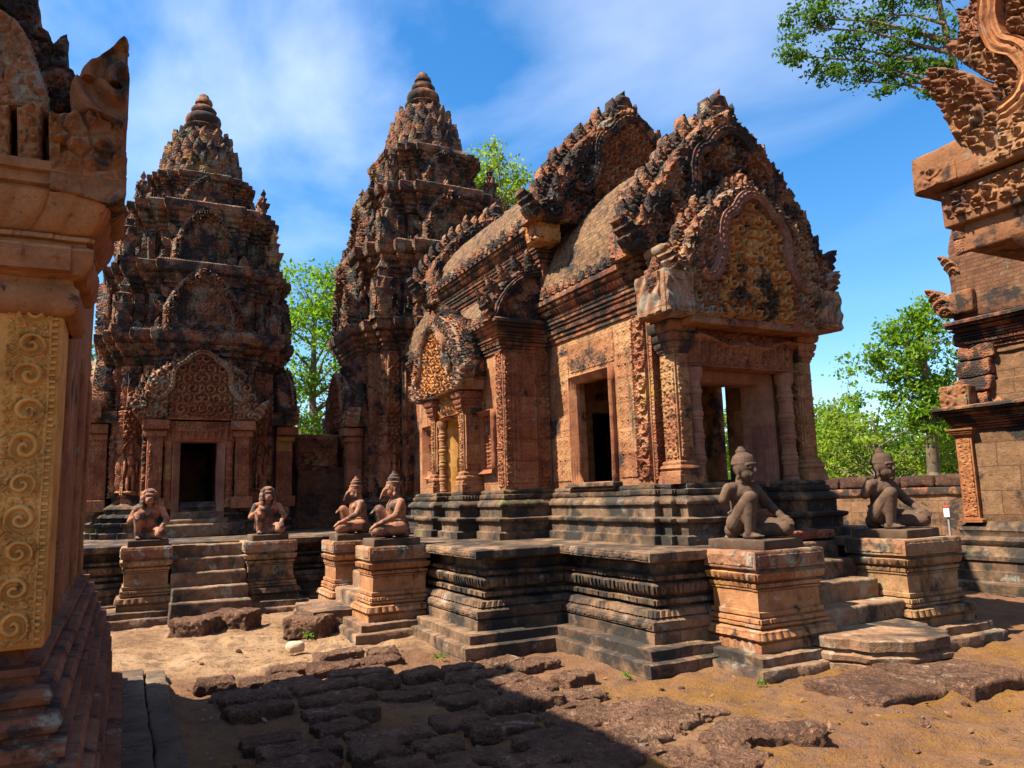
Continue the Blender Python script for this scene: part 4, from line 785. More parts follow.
        for ax, ay in ((1, -1), (1, 1), (-1, -1), (-1, 1)):
            if me is None:
                mb = MB(); pl = [(-sz*.5, -sz*.5), (sz*.5, -sz*.5), (sz*.5, sz*.5), (-sz*.5, sz*.5)]
                sweep(mb, pl, [(.03, 0), (.03, hh*.1), (-.02, hh*.12), (-.02, hh*.34), (.03, hh*.4), (.05, hh*.47), (-.05*s, hh*.5), (-.05*s, hh*.6), (-.01, hh*.66), (-.09*s, hh*.7), (-.09*s, hh*.78), (-.06*s, hh*.82), (-sz*.38, hh*.92), (-sz*.47, hh)], res=.08)
                for T_ in (FX(sz*.5), FYm(-sz*.5)): leaf(mb, T_, 0, hh*.1, sz*.9, hh*.55, 0, th=.05)
                me = mb.mesh('corner_antefix', M['tower'], (0, 0, 0), 50, er=.02)
            q_ = bpy.data.objects.new('corner_antefix', me); COL.objects.link(q_); q_.parent = o; q_.location = (ax*kk, ay*kk, z0-.03-ZT)
    # lotus bud and finial
    zt = zs[len(hs)]; R0 = hs[-1]*.86; Hf = apexz-zt
    mb = MB(); lathe(mb, (cx, cy, zt-.05), [(R0*.98, 0), (R0*1.04, Hf*.05, 1), (R0*1.0, Hf*.12, 1), (R0*.88, Hf*.15), (R0*.95, Hf*.19, 1), (R0*.88, Hf*.29, 1), (R0*.74, Hf*.33), (R0*.80, Hf*.37, 1), (R0*.70, Hf*.46, 1), (R0*.52, Hf*.5), (R0*.56, Hf*.53, 1), (R0*.46, Hf*.59, 1), (R0*.34, Hf*.61)], 72, 14, .14)
    for j, (rr, zz, n_, hh) in enumerate(((1.0, .02, 20, .24), (.9, .2, 18, .2), (.72, .38, 14, .17))):
        for q in range(n_):
            a = (q+.5*j)/n_*2*math.pi; Tl = lambda u, v, d, a=a, rr=rr: np.stack([cx+(R0*rr+d)*math.cos(a)-u*math.sin(a), cy+(R0*rr+d)*math.sin(a)+u*math.cos(a), v+0*d], -1)
            leaf(mb, Tl, 0, zt+Hf*zz, R0*.34, Hf*hh, 0, th=.07)
    part('lotus_bud', mb, M['tower'], o, er=.016, smooth=40)
    mb = MB(); lathe(mb, (cx, cy, zt-.05), [(R0*.40, Hf*.59), (R0*.50, Hf*.615), (R0*.52, Hf*.64), (R0*.44, Hf*.66), (R0*.40, Hf*.67), (R0*.45, Hf*.69), (R0*.47, Hf*.72), (R0*.45, Hf*.75), (R0*.36, Hf*.775), (R0*.30, Hf*.79), (R0*.33, Hf*.805), (R0*.34, Hf*.83), (R0*.30, Hf*.85), (R0*.23, Hf*.87), (R0*.20, Hf*.885), (R0*.24, Hf*.90), (R0*.22, Hf*.93), (R0*.15, Hf*.955), (R0*.13, Hf*.98), (R0*.05, Hf*1.0)], 28); part('finial', mb, M['rail'], o, er=.014, smooth=50)
    return o
tower('s', 'left sanctuary tower with dark doorway facing the viewer', -16, 1.13, None, [ZT, 4.62, 5.88, 7.12, 7.90], [1.50, 1.45, 1.22, .86], 10.1, .33, 'ESN')
tower('c', 'taller central tower behind the hall with lotus finial', -16, 6.02, None, [ZT, 5.15, 6.80, 8.22, 9.30], [1.78, 1.62, 1.34, 1.00], 11.8, 0, 'SN')

# ------------------------------------------------------------------ libraries (left foreground, right background)
def lib_base(o, x0, x1, y0, y1, h=1.0, out=.55, mat=None, PL=None):
    s = h; P = PL if PL else [(out, -.05), (out, .10*s), (out*.98, .11*s), (out*.62, .12*s), (out*.62, .26*s), (out*.5, .27*s), (out*.5, .40*s), (out*.56, .42*s), (out*.56, .48*s), (out*.4, .50*s), (out*.36, .55*s), (out*.3, .60*s), (out*.26, .62*s), (out*.32, .66*s), (out*.36, .71*s), (out*.3, .75*s), (out*.2, .77*s), (out*.2, .83*s), (out*.24, .86*s), (out*.16, .92*s), (out*.08, .95*s), (0, h)]
    mb = MB(); sweep(mb, [(x0, y0), (x1, y0), (x1, y1), (x0, y1)], P, res=.03); part('moulded_base', mb, mat or M['base'], o, er=.004, ers=.3, smooth=40)
o = thing('library_building', 'close left building corner with golden scroll carved pilaster and serpent gable end', 'temple', (-5, -2, 0))
x0, x1, y0, y1 = -7.0, -3.12, -3.42, -.30
lib_base(o, x0, x1, y0, y1, 1.02, .34, M['orangebase'], PL=[(.34, -.05), (.34, .16), (.31, .17), (.26, .175), (.26, .34), (.25, .35), (.25, .46), (.22, .47), (.19, .475), (.19, .50), (.24, .52), (.24, .57), (.21, .585), (.17, .59), (.16, .60), (.20, .615), (.205, .66), (.19, .685), (.14, .69), (.14, .71), (.16, .715), (.16, .755), (.11, .76), (.10, .775), (.13, .785), (.145, .81), (.13, .84), (.09, .845), (.08, .86), (.105, .87), (.115, .895), (.10, .92), (.05, .925), (.05, .955), (.07, .96), (.07, .985), (.02, .99), (0, 1.04)])
mb = MB(); box(mb, x0-.7, -1.6, y1+.1, y1+.50, -.06, .10, bev=.02, res=.1); box(mb, x0-.7, -1.6, y1+.51, y1+.68, -.06, .07, bev=.02, res=.1); part('paved_ledge', mb, M['paving'], o, er=.018)
mb = MB(); box(mb, x0, x1, y0, y1, .95, 3.2, res=.2); part('wall', mb, M['orange'], o, er=.01)
for xa in (-6.9, -5.9, -4.6, -3.5):
    mb = MB(); box(mb, xa, xa+.22, y1-.05, y1+.025, 1.0, 2.5, bev=.015); part('side_pilaster', mb, M['orange'], o, er=.012)
def goldf(u, v):
    x = u+.305; g = np.where(x > .075, .35, np.where(x > .055, .75*(.5+.5*np.sign(np.sin(v/.011*np.pi))), np.where(x > .047, .35, 0)))
    v = v+.006*np.sin(v*9)+.004*np.sin(v*31); p = .118; k = np.floor(v/p); fv = v/p-k-.5; sg = np.where(k % 2 == 0, 1., -1.); hk = hsh(k.astype(np.int64), k.astype(np.int64)*0, k.astype(np.int64)*0, 4)-.5; fu = (x+.006+.008*hk)/p; fv = fv+.10*hk; r = np.hypot(fu, fv)*(1+.22*hk); th = np.arctan2(fv, fu*sg)
    sp_ = np.clip(.45+.75*np.cos(2*np.pi*r*4.2-th), 0, 1)**.8; cor = .85*scroll(u, v, .030, 5); inn = np.where(r < .37, sp_, cor)
    return np.where(x < .047, np.where(x > -.075, inn, .05), g)
mb = MB(); box(mb, -3.3, -3.02, -.72, -.22, 1.05, 2.22, bev=.012); relief(mb, FX(-3.02), -.71, -.23, 1.06, 2.2, goldf, .020, res=.0030, base=.002); part('pilaster', mb, M['gold'], o, smooth=60, er=.0045, ers=.09)
mb = MB(); sweep(mb, [(-3.4, -2.9), (-3.02, -2.9), (-3.02, -2.4), (-3.4, -2.4)], [(0, 1.05), (0, 2.2)], res=.3); part('pilaster', mb, M['gold'], o, er=.004)
mb = MB(); sweep(mb, [(-3.4, -3.0), (-3.02, -3.0), (-3.02, -.22), (-3.4, -.22)], [(.0, 2.17), (.03, 2.18), (.045, 2.21), (.045, 2.26), (.025, 2.28), (.025, 2.30), (.06, 2.31, .006, .07), (.085, 2.35), (.085, 2.40), (.06, 2.415), (.06, 2.425), (.075, 2.43, .008, .022), (.075, 2.445, .008, .022), (.06, 2.45), (.075, 2.46, .012, .085), (.105, 2.52, .018, .085), (.125, 2.58, .012, .085), (.11, 2.588), (.11, 2.598), (.13, 2.605), (.13, 2.64), (.15, 2.645), (.15, 2.68)], res=.01)
relief(mb, FX(-2.93), -1.5, -.2, 2.31, 2.41, lambda u, v: np.exp(-((((u % .1)-.05)/.028)**2+((v-2.36)/.03)**2))*(.6+.4*np.cos(4*np.arctan2(v-2.36, (u % .1)-.05))), .014, res=.006)
part('capital', mb, M['orange'], o, er=.008, smooth=50)
# gable corner with serpent head
def pX(x, y, X):
    d = np.array([(x-512)/753.2, (384-y)/753.2, 1.])@np.array([r2, u2, fw]); t = X/d[0]; return (d[1]*t, 1.5+d[2]*t)
Xf = -2.88
sh = [pX(x, y, Xf) for x, y in ((47, 116), (72, 111), (100, 118), (121, 128), (125, 156), (125, 200), (112, 206), (80, 196), (48, 188))]
mb = MB(); extrude(mb, FX(Xf), sh[::-1], -.42, 0)
relief_mask(mb, FX(Xf), sh[::-1], lambda u, v: scroll(u, v, .085, 31)*np.clip((v-2.62)*8, .2, 1)+.5*np.exp(-(((u+.2)/.10)**2+((v-2.75)/.07)**2))-.9*((np.abs(u-pX(64, 127, Xf)[0]) < .011) & (np.abs(v-pX(64, 151, Xf)[1]) < .012)), .05, res=.004)
part('serpent_shoulder', mb, M['orangec'], o, er=.012, smooth=60)
hp = [pX(x, y, Xf) for x, y in ((70, 113), (68, 92), (78, 75), (90, 63), (104, 53), (116, 45), (127, 39), (128, 50), (127, 61), (129, 78), (126, 96), (122, 103), (127, 109), (126, 125), (121, 131), (100, 120))]
mb = MB(); extrude(mb, FX(Xf), hp[::-1], -.36, 0); relief_mask(mb, FX(Xf), hp[::-1], lambda u, v: np.clip(.5+.6*np.cos(np.hypot(u+.075, (v-3.0)*.75)*75+1.5*np.arctan2(v-3.0, u+.075)), 0, 1)*1., .05, res=.004)
part('serpent_head', mb, M['orangec'], o, er=.008, smooth=60)
for pl in ([(18, 182), (17, 108), (41, 103), (41, 170), (38, 184)], [(-14, 182), (-14, 108), (9, 105), (9, 184)], [(-44, 182), (-44, 108), (-20, 105), (-20, 184)]):
    pq = [pX(x, y, -2.92) for x, y in pl]; 
    if sum(pq[i][0]*pq[(i+1) % len(pq)][1]-pq[(i+1) % len(pq)][0]*pq[i][1] for i in range(len(pq))) < 0: pq = pq[::-1]
    mb = MB(); extrude(mb, FX(-2.92), pq, -.2, 0); relief_mask(mb, FX(-2.92), pq, lambda u, v: scroll(u, v, .06, 8), .025, res=.0045); part('carved_upright', mb, M['orange'], o, er=.006, smooth=60)
for pl, dd, mt in (([(-60, 104), (-60, -40), (-20, -10), (0, 10), (18, 22), (32, 45), (42, 75), (48, 100), (46, 112), (20, 106)], -2.93, 'ped_frame'), ([(42, 112), (38, 80), (30, 52), (16, 28), (20, 20), (36, 24), (48, 32), (52, 44), (60, 36), (66, 34), (67, 66), (74, 70), (74, 96), (68, 113)], -3.0, 'leaf'), ([(-60, 30), (-60, -90), (0, -80), (32, -20), (37, 2), (33, 18), (18, 22), (0, 12), (-20, 0)], -3.06, 'leaf')):
    pq = [pX(x, y, dd) for x, y in pl]
    if sum(pq[i][0]*pq[(i+1) % len(pq)][1]-pq[(i+1) % len(pq)][0]*pq[i][1] for i in range(len(pq))) < 0: pq = pq[::-1]
    mb = MB(); extrude(mb, FX(dd), pq, -.25, 0); relief_mask(mb, FX(dd), pq, lambda u, v: scroll(u, v, .055, 9)*1.1, .03, res=.006); part('leaf_crest', mb, M[mt], o, er=.01, smooth=50)
gab = [(.38, 0)]
gp = [(-.36, 2.68), (-.36, 2.85), (-.46, 3.0), (-.62, 3.2), (-.85, 3.6), (-1.1, 4.4), (-1.5, 5.2), (-1.9, 5.6), (-2.3, 5.2), (-2.7, 4.5), (-3.0, 3.75), (-3.3, 3.1), (-3.4, 2.68)]
mb = MB(); extrude(mb, FX(-3.12), gp[::-1], -.3, 0); relief_mask(mb, FX(-3.12), gp[::-1], lambda u, v: scroll(u, v, .11, 17), .04, res=.012)
gb = part('gable', mb, M['leaf'], o, er=.014, smooth=50)
cornice(o, [(x0, y0), (x1-.2, y0), (x1-.2, y1-.22), (x0, y1-.22)], 2.55, .9, M['rail'])
roof(o, -7.0, -3.25, -1.86, [(1.42, 3.05), (1.4, 3.6), (1.3, 4.3), (1.1, 4.9), (.8, 5.4), (.45, 5.8), (0, 5.92)], M['roof'])
wg = [(1.5, 2.9), (1.5, 3.4), (1.4, 4.0), (1.3, 4.7), (1.05, 5.4), (.75, 6.0), (.4, 6.5), (0, 6.9)]
pediment(o, FX(-6.9), -1.86, wg, .35, (1.2, 2.4), M['leaf'], crest=.25, frame_mat=M['leaf'], apex=.5, res=.05)

o = thing('library_building', 'brick vaulted building at the right edge with a scroll carved corner pilaster', 'temple', (-5, 13, 0))
x0, x1, y0, y1 = -7.15, -2.5, 11.3, 14.6
lib_base(o, x0, x1, y0, y1, .95, .45, M['base'])
mb = MB(); box(mb, x0, x1, y0, y1, .9, 2.35, res=.3); part('wall', mb, M['laterite'], o, er=.012)
pilaster(o, x0-.02, x0+.22, y0-.06, y0+.3, .93, 2.32, M['orange'], M['orange'], 'S', 'scroll', .02, cap=.12, base=.06)
cornice(o, [(x0, y0), (x1, y0), (x1, y1), (x0, y1)], 2.33, 1.2, M['rail'], hz=.62)
mb = MB(); sweep(mb, [(x0+.35, y0+.12), (x1, y0+.12), (x1, y1-.12), (x0+.35, y1-.12)], [(0, 2.6), (0, 3.0), (-.06, 3.02), (-.06, 3.4), (-.02, 3.42), (-.02, 3.58)], res=.12); part('upper_wall', mb, M['laterite'], o, er=.03, smooth=40)
cornice(o, [(x0+.3, y0+.15), (x1, y0+.15), (x1, y1-.15), (x0+.3, y1-.15)], 3.55, 1.3, M['rail'], hz=.8)
roof(o, x0+.12, x1, 12.95, [(1.62, 4.0), (1.6, 4.6), (1.5, 5.3), (1.25, 5.9), (.9, 6.4), (.45, 6.7), (0, 6.85)], M['brick'])
mb = MB()
for i, x in enumerate(np.arange(x0+.7, x1, .5)): lathe(mb, (x, y0-.05, 2.6), [(.09, 0), (.10, .05), (.06, .1), (.01, .13)], 10)
part('eave_boss', mb, M['leaf'], o, er=.01, smooth=50)
# broken stepped gable ends seen from the side
mb = MB()
rs = random.Random(3)
for i in range(13):
    z = 2.62+i*.24; w_ = .34+.1*rs.random()-.012*i; xx = x0-.08+.028*i+.08*rs.uniform(-1, 1)
    box(mb, xx, xx+w_+.2, y0+.02+.1*rs.random(), y0+1.0, z, z+.23, bev=.04, res=.08)
part('broken_gable', mb, M['leaf'], o, er=.05, ers=.3, smooth=50)
mb = MB(); box(mb, x0-.16, x0+.3, y0-.14, y0+.3, 2.62, 2.98, bev=.03); relief(mb, FYm(y0-.14), x0-.15, x0+.29, 2.63, 2.97, lambda u, v: scroll(u, v, .2, 6), .03); part('corner_block', mb, M['orangec'], o, er=.015, smooth=60)
mb = MB(); box(mb, x0-.02, x0+.5, y0-.08, y0+.4, 4.06, 4.42, bev=.04); nagahead(mb, FYm(y0-.08), x0+.12, 4.06, .34, .5, -1, th=.2, d=.02); part('serpent_head', mb, M['orangec'], o, er=.014, smooth=60)
mb = MB(); box(mb, x0+.1, x0+.4, y0+.1, y0+.5, 4.42, 5.0, bev=.05); nagahead(mb, FYm(y0+.1), x0+.2, 4.72, .25, .36, -1, th=.2, d=.02); part('serpent_head', mb, M['orangec'], o, er=.014, smooth=60)

# ------------------------------------------------------------------ near gateway at the right edge
o = thing('gateway_pavilion', 'overhanging gateway corner with carved serpent head at the upper right edge', 'gateway', (-1.5, 6, 0))
yy = 5.0
mb = MB(); box(mb, -2.35, .9, yy+.12, yy+2.2, 0, 3.0, bev=.02, res=.2); part('wall', mb, M['orange'], o, er=.01)
mb = MB(); box(mb, -2.42, -2.1, yy+.02, yy+.4, .9, 2.75, bev=.015); relief(mb, FYm(yy+.02), -2.41, -2.11, .95, 2.7, lambda u, v: vine(u+2.26, v, .28), .03); part('pilaster', mb, M['orange'], o, er=.006, smooth=60)
mb = MB(); sweep(mb, [(-2.62, yy+.0), (.9, yy+.0), (.9, yy+2.2), (-2.62, yy+2.2)], [(-.22, 2.66), (-.18, 2.7), (-.18, 2.78), (-.12, 2.8), (-.09, 2.84, .05, .10), (-.06, 2.94, .05, .10), (-.02, 2.97), (0.02, 3.0), (.04, 3.06)], res=.03, capb=True); part('capital', mb, M['orangec'], o, er=.01, smooth=50)
mb = MB(); box(mb, -2.98, .9, yy+.03, yy+2.2, 3.06, 3.27, bev=.015); box(mb, -3.09, .9, yy-.02, yy+2.2, 3.25, 3.51, bev=.015)
relief(mb, FYm(yy-.02), -3.06, -1.0, 3.30, 3.47, lambda u, v: np.clip(scroll(u, v, .10, 51)*1.2-.1, 0, 2), .045, res=.006); part('frieze', mb, M['orangec'], o, er=.007, smooth=60)
mb = MB(); box(mb, -3.22, .9, yy-.10, yy+2.2, 3.52, 3.80, bev=.025, res=.05)
relief(mb, FYm(yy-.10), -2.75, -1.0, 3.55, 3.8, lambda u, v: scroll(u, v, .11, 52)*np.clip((u+2.8)*3, 0, 1), .05, res=.006); relief(mb, FYm(yy-.10), -3.2, -2.9, 3.53, 3.68, lambda u, v: scroll(u, v, .11, 53)*np.clip(1-abs(u+3.08)/.14, 0, 1), .035, res=.007)
part('cornice_slab', mb, M['orangec'], o, er=.016, smooth=50)
pd = [(-2.72, 3.78), (-2.74, 3.9), (-2.60, 4.2), (-2.62, 4.45), (-2.52, 4.75), (-2.3, 5.1), (-1.9, 5.6), (-1.3, 6.0), (-.7, 6.1), (.3, 5.7), (.6, 5.0), (.8, 3.78)]
mb = MB(); extrude(mb, FYm(yy), pd[::-1], -.4, 0); relief_mask(mb, FYm(yy), [p for p in pd[::-1]], lambda u, v: scroll(u, v, .115, 54), .08, res=.008)
pdo = part('pediment', mb, M['orangec'], o, er=.012, smooth=50)
mb = MB(); band(mb, FYm(yy-.01), [(-2.60, 3.84), (-2.45, 3.9), (-2.38, 4.05), (-2.44, 4.22), (-2.56, 4.35), (-2.58, 4.6), (-2.45, 4.85), (-2.2, 5.2), (-1.8, 5.5)], .14, .10, 3, 6); part('serpent_arch', mb, M['orange'], pdo, er=.008, smooth=50)
mb = MB(); band(mb, FYm(yy-.01), [(-2.0, 4.4), (-2.14, 4.6), (-2.16, 4.8), (-2.0, 5.05)], .12, .08, 2, 6); part('inner_arch', mb, M['orange'], pdo, er=.008, smooth=50)
def pY(x, y, Y):
    d = np.array([(x-512)/753.2, (384-y)/753.2, 1.])@np.array([r2, u2, fw]); t = Y/d[1]; return (d[0]*t, 1.5+d[2]*t)
hp = [pY(x, y, yy-.09) for x, y in ((928, 69), (924, 86), (932, 97), (945, 113), (951, 128), (957, 142), (970, 150), (992, 150), (1002, 120), (999, 102), (992, 91), (979, 78), (961, 71), (939, 67))]
mb = MB(); extrude(mb, FYm(yy-.09), hp, -.35, 0); nc = pY(966, 118, yy-.09)
relief_mask(mb, FYm(yy-.09), hp, lambda u, v: np.where(np.hypot(u-nc[0], v-nc[1]) < .13, (.5+.5*np.cos(np.hypot(u-nc[0], v-nc[1])*80+np.arctan2(v-nc[1], u-nc[0])))*(.75+.25*np.cos(9*np.arctan2(v-nc[1], u-nc[0]))), 1.1*scroll(u, v, .10, 5)), .07, res=.007); part('serpent_head', mb, M['orangec'], pdo, er=.012, smooth=60)
lm = [pY(x, y, yy+.06) for x, y in ((1000, 80), (985, 78), (966, 64), (957, 57), (948, 47), (951, 40), (958, 41), (963, 34), (965, 22), (962, 12), (970, 6), (968, -8), (980, -25), (1000, -25))][::-1]
if sum(lm[i][0]*lm[(i+1) % len(lm)][1]-lm[(i+1) % len(lm)][0]*lm[i][1] for i in range(len(lm))) < 0: lm = lm[::-1]
mb = MB(); extrude(mb, FYm(yy+.06), lm, -.3, 0); relief_mask(mb, FYm(yy+.06), lm, lambda u, v: scroll(u, v, .09, 5), .05, res=.007); part('leaf_crest', mb, M['orangec'], pdo, er=.012, smooth=60)
for a, b, wd, hh, an in ((-2.68, 4.5, .26, .34, -.55), (-2.62, 4.72, .24, .36, -.35), (-2.5, 4.95, .26, .4, -.3)):
    mb = MB(); leaf(mb, FYm(yy+.12), a, b, wd, hh, an, th=.12); part('leaf_crest', mb, M['leaf'], pdo, er=.014, smooth=60)
mb = MB(); box(mb, -2.62, -2.3, yy+.0, yy+.3, 2.52, 2.64, bev=.05, res=.05); part('bracket', mb, M['orange'], o, er=.02, smooth=60)

# ------------------------------------------------------------------ enclosure wall, brick pieces, small sign
o = thing('enclosure_wall', 'low laterite enclosure wall with dark coping blocks before the trees', 'wall', (-18, 21, 0))
mb = MB(); box(mb, -45, 3, 21, 21.7, -.1, 1.35, bev=.03, res=.5); part('wall', mb, M['laterite'], o, er=.03)
mb = MB(); box(mb, -45, 3, 20.93, 21.77, 1.2, 1.42, bev=.03, res=.3); part('moulding', mb, M['rail'], o, er=.02)
for i, x in enumerate(np.arange(-34, 2, 1.1)):
    mb = MB(); box(mb, x+.03, x+1.07, 20.97, 21.73, 1.42, 1.80+.05*vnum(i), bev=.1, res=.15); part('coping_block', mb, M['latdark'], o, er=.04, smooth=50)
o = thing('enclosure_wall', 'shaded enclosure wall far behind the left tower', 'wall', (-27, 4, 0))
mb = MB(); box(mb, -27.7, -27, -25, 35, -.1, 1.5, bev=.03, res=.6); part('wall', mb, M['laterite'], o, er=.03)
mb = MB(); box(mb, -27.78, -26.92, -25, 35, 1.5, 1.85, bev=.08, res=.3); part('coping_block', mb, M['latdark'], o, er=.04)
o = thing('brick_wall', 'ruined brick wall with carved top between the two towers', 'wall', (-16.5, 3.6, ZT))
mb = MB(); sweep(mb, [(-15.8, 3.1), (-15.8, 4.2), (-16.6, 4.2), (-16.6, 3.1)], [(.12, ZT), (.12, 1.2), (.03, 1.22)]+[(0, 1.22+.14*i) for i in range(1, 8)], res=.06); part('brick_body', mb, M['brick'], o, er=.04)
mb = MB(); box(mb, -16.6, -15.78, 3.08, 3.95, 2.15, 2.9, bev=.05); relief(mb, FX(-15.78), 3.1, 3.93, 2.2, 2.85, lambda u, v: scroll(u, v, .13, 4), .05, res=.02); part('carved_top', mb, M['towerlow'], o, er=.03, smooth=50)
o = thing('notice_board', 'tiny white notice with red top beside the right building', 'sign', (-7.0, 11.9, .9))
def flat(name, col, rough=.6):
    m = bpy.data.materials.new(name); m.use_nodes = True; nt = m.node_tree; b = nt.nodes['Principled BSDF']; g = N(nt, 'ShaderNodeNewGeometry'); n = noise(nt, g.outputs['Position'], 25, 4)
    nt.links.new(mixrgb(nt, 1, col, N_rgb(nt, mth(nt, 'ADD', .75, mth(nt, 'MULTIPLY', n, .5))), 'MULTIPLY'), b.inputs['Base Color']); b.inputs['Roughness'].default_value = rough; return m
mb = MB(); box(mb, -7.46, -7.37, 11.2, 11.22, 1.0, 1.13, bev=.004); part('board', mb, flat('white_board', (.7, .7, .7)), o)
mb = MB(); box(mb, -7.46, -7.37, 11.2, 11.22, 1.132, 1.17, bev=.004); part('red_band', mb, flat('red_band', (.6, .03, .03)), o)
mb = MB(); box(mb, -7.43, -7.40, 11.225, 11.245, -.02, 1.12, bev=.004); part('post', mb, flat('grey_post', (.2, .2, .2)), o)

def leafmat(name, a, b):
    m = bpy.data.materials.new(name); m.use_nodes = True; nt = m.node_tree; nt.nodes.clear(); g = N(nt, 'ShaderNodeNewGeometry')
    n = noise(nt, g.outputs['Position'], .8, 4); c = ramp(nt, mth(nt, 'ADD', mth(nt, 'MULTIPLY', n, .7), mth(nt, 'MULTIPLY', g.outputs['Random Per Island'], .5)), [(.3, a), (.75, b)])
    d = N(nt, 'ShaderNodeBsdfDiffuse'); t = N(nt, 'ShaderNodeBsdfTranslucent'); nt.links.new(c, d.inputs[0]); nt.links.new(mixrgb(nt, 1, c, (1.3, 1.5, .5), 'MULTIPLY'), t.inputs[0])
    ms = N(nt, 'ShaderNodeMixShader'); ms.inputs[0].default_value = .5; nt.links.new(d.outputs[0], ms.inputs[1]); nt.links.new(t.outputs[0], ms.inputs[2]); o = N(nt, 'ShaderNodeOutputMaterial'); nt.links.new(ms.outputs[0], o.inputs[0]); return m
WEED = leafmat('weed_leaves', (.05, .12, .015), (.12, .24, .03))
# ------------------------------------------------------------------ ground stones
Mx = np.array([r2, u2, fw])
def px(x, y, z=0.):
    d = np.array([(x-512)/753.2, (384-y)/753.2, 1.])@Mx; t = (z-1.5)/d[2]; return d[0]*t, d[1]*t
def stone_block(cx, cy, L, D, h, rot, mat, label, group, name='laterite_block', seed=0, bury=.45, er=.05):
    mb = MB(); box(mb, -D/2, D/2, -L/2, L/2, -h, h, bev=min(h*.6, .032), res=.02)
    V = np.concatenate(mb.V)
    for k in range(len(mb.V)):
        Q = mb.V[k]+np.array([seed*3.7, seed*1.3, 0]); mb.V[k] = erode(erode(erode(Q, er, .28, 11), .018, .06, 21), .010, .03, 33)-np.array([seed*3.7, seed*1.3, 0])
    me = mb.mesh(name, mat, (0, 0, 0), 60); o = bpy.data.objects.new(name, me); COL.objects.link(o)
    o.location = (cx, cy, ground_z(np.array([cx]), np.array([cy]))[0]+h*(1-2*bury)); o.rotation_euler = (0, 0, rot)
    o['label'] = label; o['category'] = 'paving stone'; o['group'] = group; return o
def dw(x, y, wpx, hpx):
    """pixel footprint of a block -> centre, length and depth on the ground"""
    c = np.array(px(x, y)); a = np.array(px(x-wpx/2, y)); b = np.array(px(x+wpx/2, y)); u = np.array(px(x, y-hpx/2)); v = np.array(px(x, y+hpx/2))
    ab = b-a; return c, np.linalg.norm(ab), np.linalg.norm(u-v), math.atan2(ab[1], ab[0])-math.pi/2
rs = random.Random(21); cnt = 0
for i in range(13):
    X = -3.25-.345*i; Yc = .52+rs.uniform(0, .3)
    while Yc < 3.75:
        L = rs.uniform(.30, .58); D = rs.uniform(.24, .30); y = Yc+L/2; Yc += L+rs.uniform(.02, .08)
        x = X+rs.uniform(-.055, .055)-.10*(y-2)
        if (x < -6.45 and y > 2.35) or y > 3.55+.0*x or (x < -7.0 and y < 1.0) or rs.random() < .10: continue
        cnt += 1; shade = y < 2.35
        stone_block(x, y, L*.96, D*.94, .046+.022*rs.random(), .22*rs.uniform(-1, 1)+.10, M['latblock'], 'porous laterite paving block in the shaded foreground' if shade else 'sunlit laterite paving block between the shadow and the terrace', 'laterite blocks in the foreground shade' if shade else 'sunlit laterite blocks by the terrace', seed=cnt, bury=.36 if shade else .5, er=.026)
for i, (x, y, w_, h_) in enumerate([(640, 722, 110, 30), (600, 752, 120, 26), (690, 758, 120, 22), (560, 700, 70, 22), (780, 742, 90, 18)]):
    c, L, D, rot = dw(x, y, w_, h_*1.2)
    stone_block(c[0], c[1], L, max(.2, D*.7), .07, rot+.2*vnum(i+30), M['latblock'], 'low crumbled laterite slab in the sunlit lower foreground', 'crumbled slabs in the lower foreground', seed=i+60, bury=.78, er=.07)
for (x, y, w_, h_, lab) in ((194, 634, 38, 22, 'left one of two laterite curb blocks below the dark tower steps'), (234, 628, 42, 20, 'right one of two laterite curb blocks below the dark tower steps'), (310, 634, 42, 24, 'rounded laterite block lying alone by the side steps')):
    c, L, D, rot = dw(x, y, w_, h_); o = stone_block(c[0], c[1], L, .38, .12, rot, M['latblock'], lab, 'x', seed=int(x), bury=.15, er=.04); del o['group']
rs = random.Random(11)
for i in range(70):
    x = rs.uniform(150, 1000); y = rs.uniform(645, 765); c = px(x, y)
    if -5.6 < c[0] and 4.0 < c[1] < 7.9 and c[0] < -4.2: continue
    if c[1] > 2.7 and c[0] < -5.0: continue
    s = rs.uniform(.012, .035); mb = MB(); box(mb, -s, s, -s*.8, s*.8, -s*.6, s*.6, bev=s*.5, res=s); Q = mb.V
    for k in range(len(Q)): Q[k] = erode(Q[k]+i*2., s*.5, s*2.2, 5)-i*2.
    me = mb.mesh('pebble', M['latblock'], (0, 0, 0), 60); o = bpy.data.objects.new('pebble', me); COL.objects.link(o); o.location = (c[0], c[1], ground_z(np.array([c[0]]), np.array([c[1]]))[0]+s*.3)
    o['label'] = 'small loose stone chip lying on the sandy ground'; o['category'] = 'pebble'; o['group'] = 'loose stone chips on the ground'
c = px(296, 650); mb = MB(); box(mb, -.07, .07, -.09, .09, -.05, .06, bev=.05, res=.03); mb.V = [erode(v+5, .02, .12, 2)-5 for v in mb.V]
solo('loose_stone', mb, flat('pale_stone', (.45, .32, .2)), 'small pale rounded stone on the sunlit ground near the side steps', 'stone', (0, 0, 0), smooth=60).location = (c[0], c[1], .03)

